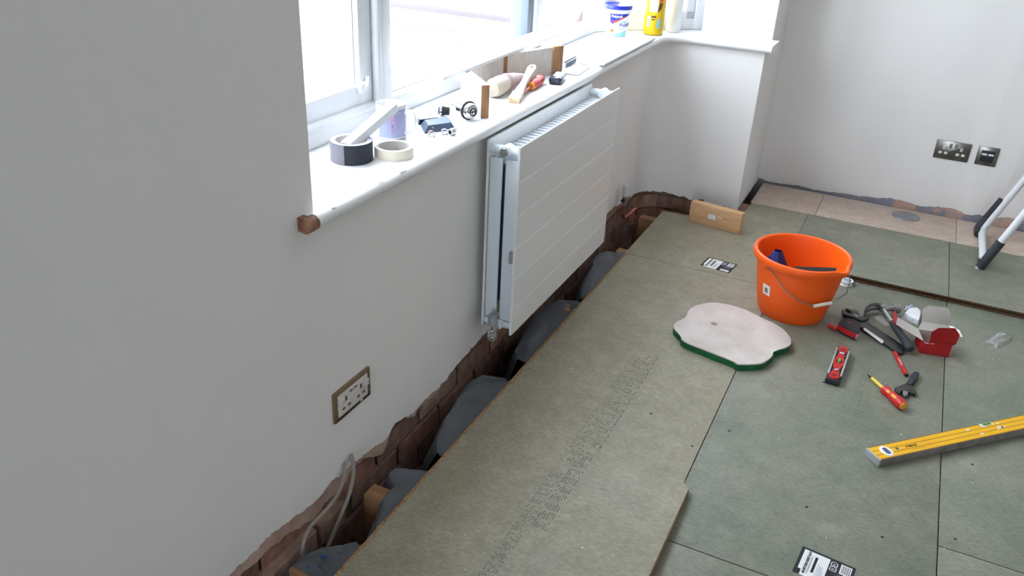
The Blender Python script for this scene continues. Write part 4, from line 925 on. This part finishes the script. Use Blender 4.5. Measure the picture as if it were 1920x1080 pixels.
# flower-shaped kneeling pad
PAD = [(-0.437, 2.709), (-0.374, 2.716), (-0.328, 2.708), (-0.254, 2.672), (-0.209, 2.654), (-0.175, 2.62), (-0.153, 2.581), (-0.147, 2.543), (-0.161, 2.51), (-0.191, 2.468), (-0.185, 2.447), (-0.201, 2.39), (-0.222, 2.364), (-0.273, 2.333), (-0.291, 2.343), (-0.351, 2.356), (-0.399, 2.367), (-0.447, 2.378), (-0.473, 2.394), (-0.481, 2.415), (-0.507, 2.441), (-0.52, 2.466), (-0.52, 2.504), (-0.498, 2.539), (-0.505, 2.58), (-0.501, 2.629), (-0.477, 2.673)]
kp = thing('kneeling_pad', 'white foam kneeling pad with wavy outline and green underside', 'pad', (0, 0, 0))
PZ = .026
def padz(p): return [(x*(1.413-z0)/(1.413-.035), y*(1.413-z0)/(1.413-.035)) for (x, y), z0 in ((q, p) for q in PAD)]
PD = padz(PZ); PD2 = [tuple(v) [:2] for v in smooth_path([(x, y, 0) for x, y in PD+PD[:1]], 2)][:-1]
b = MB(); b.prism(PD2, .0005, PZ-.004); b.build('green_layer', m_gfoam, kp)
b = MB(); b.prism(PD2, PZ-.004, PZ, bev=.003); b.build('white_layer', m_foam, kp)
b = MB(); rnd = random.Random(4)
for k in range(150):
    x = rnd.uniform(-.46, -.20); y = rnd.uniform(2.42, 2.66); r = rnd.uniform(.0005, .0016); b.mesh([(x+r*math.cos(t)*rnd.uniform(.6, 2), y+r*math.sin(t), PZ+.0003) for t in [i*PI/3 for i in range(6)]], [tuple(range(6))])
b.lathe([(0, .0004), (.012, .0004)], 12, (-.405, 2.565, PZ-.0001))
m_dent = mat('foam_dirt', (150, 134, 124), .9, c2=(170, 150, 136), vs=60); tag(b.build('dirt_marks', m_dent, kp, recalc=False), kind='stuff')
# pine offcut
wd = thing('pine_offcut', 'short sawn pine board standing on its long edge by the wall corner', 'wood offcut', (-.625, 3.496, 0), math.atan2(-.036, .228))
b = MB(); b.bx(-.118, .118, -.021, .021, .0005, .092, .002); b.build('timber', m_pine, wd)
b = MB(); b.grid(lambda u, v: (-.030+.035*u, -.0213, .036+.022*v), 1, 1); b.grid(lambda u, v: (.012+.022*u, -.0213, .052+.005*v), 1, 1); tag(b.build('paint_smear', m_paper, wd), 'white paint smears')
# tape measure
WJ1 = [(-0.0155, 2.9547), (0.0074, 2.9572), (0.028, 2.9546), (0.0342, 2.9296), (0.0193, 2.9145), (0.0055, 2.9381), (-0.0115, 2.9421)]
WJ2 = [(-0.025, 2.9403), (-0.0164, 2.8976), (-0.0009, 2.8942), (0.0246, 2.8906), (0.0484, 2.8769), (0.0612, 2.8998), (0.0686, 2.929), (0.0687, 2.9574), (0.0616, 2.9374), (0.0563, 2.9124), (0.0459, 2.9031), (0.0318, 2.9198), (0.0208, 2.929), (-0.0024, 2.909), (-0.0123, 2.9177)]
WH = [(0.0347, 2.8923), (0.0483, 2.9066), (0.0591, 2.8975), (0.1905, 2.7787), (0.1975, 2.7552), (0.1943, 2.729), (0.1822, 2.7193), (0.1703, 2.7259), (0.0501, 2.8346), (0.0398, 2.8647)]
WL = [(0.0576, 2.8241), (0.0628, 2.8391), (0.1294, 2.7737), (0.125, 2.7532)]
WHole = [(0.1704, 2.7559), (0.1791, 2.7664), (0.1879, 2.755), (0.1862, 2.7432), (0.176, 2.7399)]
TM = [(-0.0228, 2.7862), (-0.0173, 2.8136), (-0.0021, 2.8329), (0.0222, 2.8368), (0.0395, 2.8228), (0.0458, 2.7997), (0.0455, 2.7471), (0.0357, 2.75), (0.0027, 2.7656)]
tm = thing('tape_measure', 'black and red tape measure lying beside the bucket with its red tab out', 'tape measure', (.012, 2.795, 0))
TML = [(x-.012, y-2.795) for x, y in TM]
def scl(pts, k, dx=0, dy=0): return [(x*k+dx, y*k+dy) for x, y in pts]
b = MB(); b.prism(scl(TML, 1.04), .0005, .008); b.build('lower_shell', m_blackp, tm)
b = MB(); b.prism(scl(TML, 1.05), .008, .026); b.build('red_case', m_red, tm)
b = MB(); b.prism(scl(TML, 1.03), .026, .036, bev=.004); b.build('black_cover', m_rubber, tm)
b = MB(); b.box((-.014, -.019, .016), (.022, .006, .020), .001, -.35); b.build('side_grip', m_blackp, tm)
b = MB(); b.box((.0325, -.047, .014), (.010, .006, .022), .001, .3); tag(b.build('steel_mouth', m_chrome, tm), 'steel mouth plate')
b = MB(); b.mesh([(-.072+.012, .012, .010), (-.042, .0115, .010), (-.040, -.016, .010), (-.049, -.022, .010), (-.052, -.006, .010), (-.068+.012, -.008, .010)], []); b.prism([(-.069, .012), (-.040, .012), (-.038, -.014), (-.047, -.020), (-.051, -.006), (-.067, -.008)], .003, .012, bev=.001); tag(b.build('red_tab', m_red, tm), 'red plastic end tab')
b = MB(); b.prism([(-.006, .010), (.004, .012), (.006, .006), (-.004, .004)], .036, .0364); b.build('red_mark', m_red, tm)
# large adjustable wrench
wr = thing('adjustable_wrench', 'large dark adjustable wrench with a white label along its handle', 'wrench', (0, 0, 0))
b = MB(); b.prism(WH, .001, .011, bev=.002); b.build('handle', m_dsteel, wr)
b = MB(); b.prism(WJ2, .0008, .016, bev=.002); b.build('fixed_jaw', m_dsteel, wr)
b = MB(); b.prism(WJ1, .001, .015, bev=.002); b.build('sliding_jaw', m_dsteel, wr)
b = MB(); b.cyl((.018, 2.908, .012), (.034, 2.900, .012), .0075); b.build('worm_screw', m_steel, wr)
b = MB(); b.prism(WL, .0105, .0116); b.build('white_label', m_paper, wr)
b = MB(); b.prism(WHole, .0108, .0113); b.build('hang_hole', m_ink, wr)
# claw hammer, lying on its side with the grip across the wrench
hm = thing('claw_hammer', 'claw hammer with steel shaft and black rubber grip across the wrench', 'hammer', (0, 0, 0))
b = MB(); b.tube([(.098, 2.992, .024), (.112, 3.006, .025), (.124, 3.011, .024)], [.013, .015, .011], 12); b.cyl((.122, 3.010, .024), (.140, 3.018, .024), .0105, .0105); b.cyl((.138, 3.017, .024), (.162, 3.028, .024), .0155, .0155, 20); b.build('head', m_steel, hm)
for dz in (-.009, .009):
    b = MB(); b.tube(smooth_path([(.106, 3.002, .024+dz*.4), (.088, 3.006, .024+dz*.8), (.068, 2.993, .022+dz), (.054, 2.966, .018+dz), (.051, 2.940, .014+dz)]), [.0125-.0095*i/24 for i in range(25)], 8, .55); b.build('claw', m_dsteel, hm)
b = MB(); b.tube([(.107, 2.996, .024), (.128, 2.945, .024), (.147, 2.899, .0235)], [.0075, .0072, .0072], 12); b.build('shaft', m_chrome, hm)
b = MB(); b.tube([(.144, 2.906, .0235), (.147, 2.899, .0235), (.160, 2.866, .0235), (.182, 2.810, .0255), (.200, 2.768, .0245), (.210, 2.744, .023), (.213, 2.738, .0225)], [.009, .0112, .0125, .0125, .0135, .0145, .011], 14); b.build('rubber_grip', m_rubber, hm)
# opened red carton
cx = thing('red_carton', 'opened red cardboard carton with grey inner flaps on the floor', 'box', (0, 0, 0))
FL, FR_, BL = Vector((.243, 2.772, .0008)), Vector((.334, 2.792, .0008)), Vector((.225, 2.852, .0008)); BR = FR_+BL-FL; up = Vector((0, 0, .047))
def wall_(b, a, c, mi_in=1):
    b.sheet([a, c, c+up, a+up], .0012, back=mi_in)
b = MB(); b.sheet([FL, BL, BR, FR_], .0008, 1); b.build('base', [m_card, m_redb], cx)
for a, c in ((FL, FR_), (FR_, BR), (BR, BL), (BL, FL)):
    b = MB(); b.sheet([a, c, c+up, a+up], .0012, 1); b.build('side', [m_redb, m_card], cx)
b = MB(); b.sheet([(.262, 2.777, .046), (.338, 2.795, .047), (.3405, 2.783, .060), (.342, 2.778, .096), (.322, 2.770, .120), (.275, 2.762, .112), (.258, 2.760, .092)], .001, 1); b.build('front_flap', [m_redb, m_card], cx)
b = MB(); k0, k1 = BL+up, BR+up; b.sheet([k0, k1, (.316, 2.905, .062), (.232, 2.889, .060)], .001, 1); fl = b.build('back_flap', [m_card, m_redb], cx)
b = MB(); b.sheet([(.232, 2.889, .060), (.316, 2.905, .062), (.313, 2.918, .100), (.298, 2.925, .116), (.240, 2.916, .112), (.224, 2.908, .098)], .001, 1); b.build('flap_tip', [m_card, m_redb], fl)
b = MB(); b.sheet([FL+up, BL+up, (.156, 2.911, .046), (.155, 2.852, .045)], .001, 1); fl2 = b.build('left_flap', [m_card, m_redb], cx)
b = MB(); b.sheet([(.156, 2.911, .046), (.155, 2.858, .045), (.149, 2.868, .040), (.140, 2.935, .046), (.146, 2.946, .050)], .001, 0); b.build('tab', m_redb, fl2)
b = MB(); b.sheet([(.248, 2.7725, .043), (.262, 2.7755, .043), (.262, 2.7755, .0405), (.248, 2.7725, .0405)], .0004); b.sheet([(.266, 2.7765, .043), (.279, 2.7793, .043), (.279, 2.7793, .0415), (.266, 2.7765, .0415)], .0004); b.build('white_print', m_paper, cx); tag(bpy.data.objects['white_print'], kind='stuff')
# packaging bits round the carton
HEXA = [(0.181, 3.0198), (0.1926, 3.0621), (0.2191, 3.0876), (0.2325, 3.0631), (0.2316, 3.0212), (0.2295, 2.9826), (0.2159, 2.9869), (0.198, 3.0014)]
t = thing('white_plastic_insert', 'white faceted plastic packing insert behind the carton', 'packaging', (0, 0, 0))
b = MB(); b.prism(HEXA, .0005, .020, bev=.003); b.build('insert_body', m_upvc, t)
b = MB(); b.lathe([(0, .0004), (.002, .0004)], 8, (.196, 3.026, .020)); b.lathe([(0, .0004), (.002, .0004)], 8, (.210, 3.021, .020)); b.build('holes', m_greyprint, t, recalc=False); tag(bpy.data.objects['holes'], kind='stuff')
def film(name, label, pts, seed, h, m):
    b = MB(); xs = [p[0] for p in pts]; ys = [p[1] for p in pts]
    P = [Vector((*p, 0)) for p in pts]
    def f(u, v):
        p = (P[0]*(1-u)+P[1]*u)*(1-v)+(P[3]*(1-u)+P[2]*u)*v
        z = .001+h*abs(noise.noise(Vector((u*4+seed, v*5, seed))))+h*.6*math.sin(PI*u)*math.sin(PI*v)
        return (p.x+.004*noise.noise(Vector((u*5, v*5, seed+2))), p.y, z)
    b.grid(f, 14, 14); o = b.build(name, m, ang=12); return tag(o, label, 'packaging')
film('clear_plastic_bag', 'small crumpled clear plastic bag lying alone at right', [(.445, 2.962), (.480, 2.942), (.530, 3.048), (.494, 3.072)], 3, .022, m_clear)
film('clear_wrapper', 'clear plastic wrapper between hammer head and white insert', [(.172, 2.992), (.232, 2.975), (.235, 3.005), (.176, 3.028)], 9, .012, m_clear)
film('grey_wrapper', 'greyish plastic scrap behind the white insert', [(.182, 3.062), (.214, 3.090), (.216, 3.116), (.184, 3.112)], 5, .014, mat('grey_film', (196, 196, 212), .3))
b = MB(); b.prism([(0.0832, 2.9593), (0.1083, 2.9931), (0.1407, 2.922), (0.1267, 2.9107), (0.0945, 2.944)], .0004, .0014); tag(b.build('card_scrap', m_card), 'pale card scrap under the hammer shaft', 'card')
b = MB(); b.sheet([(0.3278, 3.03, .002), (0.3413, 3.0187, .010), (0.3642, 2.999, .008), (0.376, 2.9665, .002), (0.369, 2.9624, .002), (0.3546, 3.0113, .003)], .0008); tag(b.build('paper_scrap', m_paper), 'folded white paper leaflet behind the carton', 'paper')
# torpedo level
lv = thing('torpedo_level', 'short red and black spirit level with silver rails', 'spirit level', (.0085, 2.5285, 0), math.atan2(-.0085, .226))
b = MB(); b.bx(-.022, .022, -.1135, .1135, .0005, .020, .003); b.build('body', m_blackp, lv)
for s_ in (-1, 1):
    b = MB(); b.bx(s_*.019-.003, s_*.019+.003, -.082, .098, .019, .0235, .001); b.build('rail', m_silver, lv)
b = MB(); out = []
for i in range(41):
    y = -.098+.200*i/40; out.append((.0125+.0028*math.cos((y)/.200*4*PI*1.0), y))
cap0 = [(.0135*math.cos(a), .102+.010*math.sin(a)) for a in [PI*i/8 for i in range(1, 8)]]; cap1 = [(-.0135*math.cos(a), -.098-.010*math.sin(a)) for a in [PI*i/8 for i in range(1, 8)]]
b.prism(out+cap0+[(-x, y) for x, y in reversed(out)]+cap1, .018, .0245, bev=.001); rc = b.build('red_frame', m_red, lv)
for y, rx, ry in ((.088, .009, .005), (.064, .0115, .0085), (.004, .0115, .012), (-.054, .0115, .0095), (-.090, .009, .006)):
    b = MB(); b.prism([(rx*math.cos(i*PI/10), y+ry*math.sin(i*PI/10)) for i in range(20)], .0243, .0249); b.build('window', m_dred, rc)
b = MB(); b.cyl((0, -.005, .0265), (0, .012, .0265), .0050); b.build('centre_vial', m_green_vial, lv)
for y, a in ((.060, .2), (-.056, .8)):
    b = MB(); b.cyl((-.007*math.cos(a), y-.007*math.sin(a)*.5, .0255), (.007*math.cos(a), y+.005*math.sin(a), .0255), .003); b.build('end_vial', m_labelwht, lv)
# yellow screwdriver
ys = thing('yellow_screwdriver', 'insulated screwdriver with yellow shaft and red and amber handle', 'screwdriver', (.108, 2.519, .006))
yv = Vector((.213, 2.374, .0175))-Vector((.108, 2.519, .006)); ys.rotation_euler = yv.to_track_quat('Z', 'Y').to_euler(); YL = yv.length
b = MB(); b.lathe([(0, -.014), (.0018, -.012), (.0045, .004), (.0045, .012), (0, .012)], 8); b.build('tip', m_dsteel, ys)
b = MB(); b.cyl((0, 0, .010), (0, 0, .082), .0052); b.build('insulated_shaft', m_sdyel, ys)
b = MB(); b.lathe([(0, .076), (.0095, .077), (.0145, .080), (.015, .092), (.0125, .104), (.0145, .125), (.0165, .150), (.0155, .168), (.0135, .175), (0, .175)], 8 if False else 20); b.build('handle', m_red, ys)
b = MB(); b.lathe([(0, .179), (.010, .178), (.013, .174), (0, .173)], 20); b.build('end_cap', m_amber, ys)
inv = ys.rotation_euler.to_matrix().inverted()
for zz, ln, rr, off in ((.108, .016, .0132, 0), (.140, .022, .0158, 0)):
    dirl = inv @ Vector((-.55, -.35, .76)); dirl.z = 0; dirl.normalize(); a = math.atan2(dirl.y, dirl.x)
    b = MB(); b.box((rr*math.cos(a), rr*math.sin(a), zz), (.004, .009, ln), .0018, Rz(a)); b.build('grip_inlay', m_amber, ys)
# small wrench
W2H = [(0.2331, 2.6147), (0.2475, 2.6106), (0.2455, 2.5801), (0.2304, 2.5284), (0.2223, 2.5191), (0.2122, 2.5275), (0.2198, 2.5702), (0.227, 2.6037)]
W2J = [(0.2122, 2.5275), (0.2281, 2.5318), (0.2335, 2.5068), (0.2438, 2.4896), (0.2424, 2.4729), (0.2328, 2.4765), (0.2181, 2.4749), (0.2009, 2.4789), (0.1983, 2.45), (0.187, 2.4618), (0.1826, 2.4823), (0.1974, 2.5025)]
W2J2 = [(0.2051, 2.475), (0.2198, 2.4788), (0.2207, 2.461), (0.213, 2.4454), (0.2063, 2.4529)]
sw = thing('stubby_wrench', 'stubby adjustable wrench with black grip beside the screwdriver handle', 'wrench', (.215, 2.50, 0))
loc_ = lambda P_: [(x-.215, y-2.50) for x, y in P_]
b = MB(); b.prism(loc_(W2H), .0008, .015, bev=.004); b.build('grip', m_rubber, sw)
b = MB(); b.prism(loc_(W2J), .002, .012, bev=.0015); b.build('fixed_jaw', m_dsteel, sw)
b = MB(); b.prism(loc_(W2J2), .002, .013, bev=.0015); b.build('sliding_jaw', m_steel, sw)
b = MB(); b.lathe([(0, .0004), (.004, .0004)], 12, (.0235, .106, .0149)); b.build('hang_hole', m_ink, sw)
# red carpenter's pencil
pc = thing('carpenter_pencil', 'flat red carpenter\'s pencil lying below the hammer grip', 'pencil', (.190, 2.6575, 0), math.atan2(2.587-2.728, .213-.167))
b = MB(); b.bx(-.074, .066, -.0065, .0065, .0005, .009, .0025); b.build('wood_body', m_red, pc)
b = MB(); b.bx(.066, .074, -.0062, .0062, .0008, .0087, .0022); b.build('dark_end', m_ink, pc)
b = MB(); b.bx(-.03, .02, -.0022, -.0010, .009, .0092); b.bx(-.024, .01, .001, .002, .009, .0092); b.build('worn_print', m_paper, pc); tag(bpy.data.objects['worn_print'], kind='stuff')
# long yellow level
yl = thing('yellow_spirit_level', 'long yellow spirit level lying flat with dark lines along its face', 'spirit level', (.148, 2.0745, 0), PI/4)
LW_ = .0272; LL = .80
b = MB(); b.bx(.006, LL-.006, -LW_, LW_, .0008, .0245, .0015); b.build('aluminium_profile', m_lvside, yl)
b = MB(); b.bx(.004, .395, -LW_+.0012, LW_-.0012, .0245, .0252); b.bx(.395, .445, -LW_+.0012, LW_-.0132, .0245, .0252); b.bx(.445, LL-.004, -LW_+.0012, LW_-.0012, .0245, .0252); b.build('yellow_face', m_yellow, yl)
for y in (-LW_+.0022, -.0085, .0085, LW_-.0022):
    b = MB(); b.bx(.006, LL-.006, y-.0006, y+.0006, .0250, .0255); b.build('dark_line', m_lvline, yl)
for x in (0, LL-.006):
    b = MB(); b.bx(x, x+.006, -LW_-.0005, LW_+.0005, .0003, .0255, .0015); b.build('end_cap', m_silver, yl)
b = MB(); el = [(.046+.017*math.cos(i*PI/14)*1.0, .021*math.sin(i*PI/14)) for i in range(28)]; b.prism(el, .0252, .0262, bev=.0005); vr = b.build('vial_ring', m_paper, yl)
b = MB(); b.prism(scl([(x-.046, y) for x, y in round_rect(.0068, -.0135, .0135, .006)], 1, .092), .0262, .0268); b.build('vial_slot', m_slate, vr)
b = MB(); b.bx(.398, .442, LW_-.0125, LW_-.001, .0245, .0256); b.build('top_vial_seat', m_paper, yl)
b = MB(); b.cyl((.406, LW_-.0065, .0255), (.434, LW_-.0065, .0255), .0042); b.build('top_vial', m_green_vial, yl)
b = MB(); b.prism([(.083+.0045*math.cos(i*PI/8), .001+.0055*math.sin(i*PI/8)) for i in range(16)], .0252, .0256); b.build('round_logo', m_slate, yl)
b = MB(); b.text('STABILA', .0105, lambda x, y: (.130-x, .0005-y, .0257), 0, .0004); b.build('brand_lettering', m_ink, yl, recalc=False)
b = MB(); b.text('Made in Germany', .0055, lambda x, y: (.142-x, -.0145-y, .0257), 0); b.build('small_lettering', m_lvline, yl, recalc=False)
b = MB(); rnd = random.Random(6)
for k in range(9):
    x = .33+rnd.random()*.16; y = rnd.uniform(-.012, .02); r = rnd.uniform(.002, .006); b.mesh([(x+r*1.5*math.cos(t), y+r*math.sin(t)*.7, .02575) for t in [i*PI/3 for i in range(6)]], [tuple(range(6))])
tag(b.build('scuffs', m_maskside, yl, recalc=False), kind='stuff')
# white tubular stand at the right edge
ld = thing('tubular_stand', 'white painted tubular metal stand with black rubber foot sleeves at the right edge', 'stand', (.44, 3.62, 0))
zf = e_lift(0, 3.62)+.0005; r_ = .0145
def lz(y, k): return k
A_ = Vector((.0, .0, zf+r_+.003)); B_ = Vector((.005, .41, .0+r_+.004)); ta = Vector((.345, 0, 1)).normalized()
C_ = A_+ta*1.02; D_ = B_+Vector((.36, 0, 1)).normalized()*1.02
b = MB(); b.tube(smooth_path([A_+ta*.01, A_+ta*.05, C_]), r_, 14); b.build('front_leg', m_ladder, ld)
b = MB(); b.tube(smooth_path([A_+Vector((0, .020, .006)), A_+(B_-A_)*.3+Vector((0, 0, .014)), B_+Vector((0, -.045, .012)), B_+Vector((.004, -.012, .02)), B_+Vector((.02, 0, .06)), D_]), r_, 14); b.build('floor_bar', m_ladder, ld)
b = MB(); b.tube([A_-ta*.016, A_-ta*.012, A_+ta*.115, A_+ta*.118], [.013, .0185, .0185, .0165], 14); b.tube([A_+Vector((0, -.006, -.001)), A_+Vector((0, .035, .004))], [.0175, .0170], 14); b.build('foot_sleeve', m_rubber, ld)
b = MB(); b.tube(smooth_path([B_+Vector((-.014, -.045, .004)), B_+Vector((-.016, -.002, .018)), B_+Vector((.002, .012, .06)), B_+Vector((.040, .012, .16))]), .0165, 12); b.build('foot_sleeve', m_rubber, ld)
b = MB(); b.tube([C_, D_], r_, 14); b.build('top_bar', m_ladder, ld)
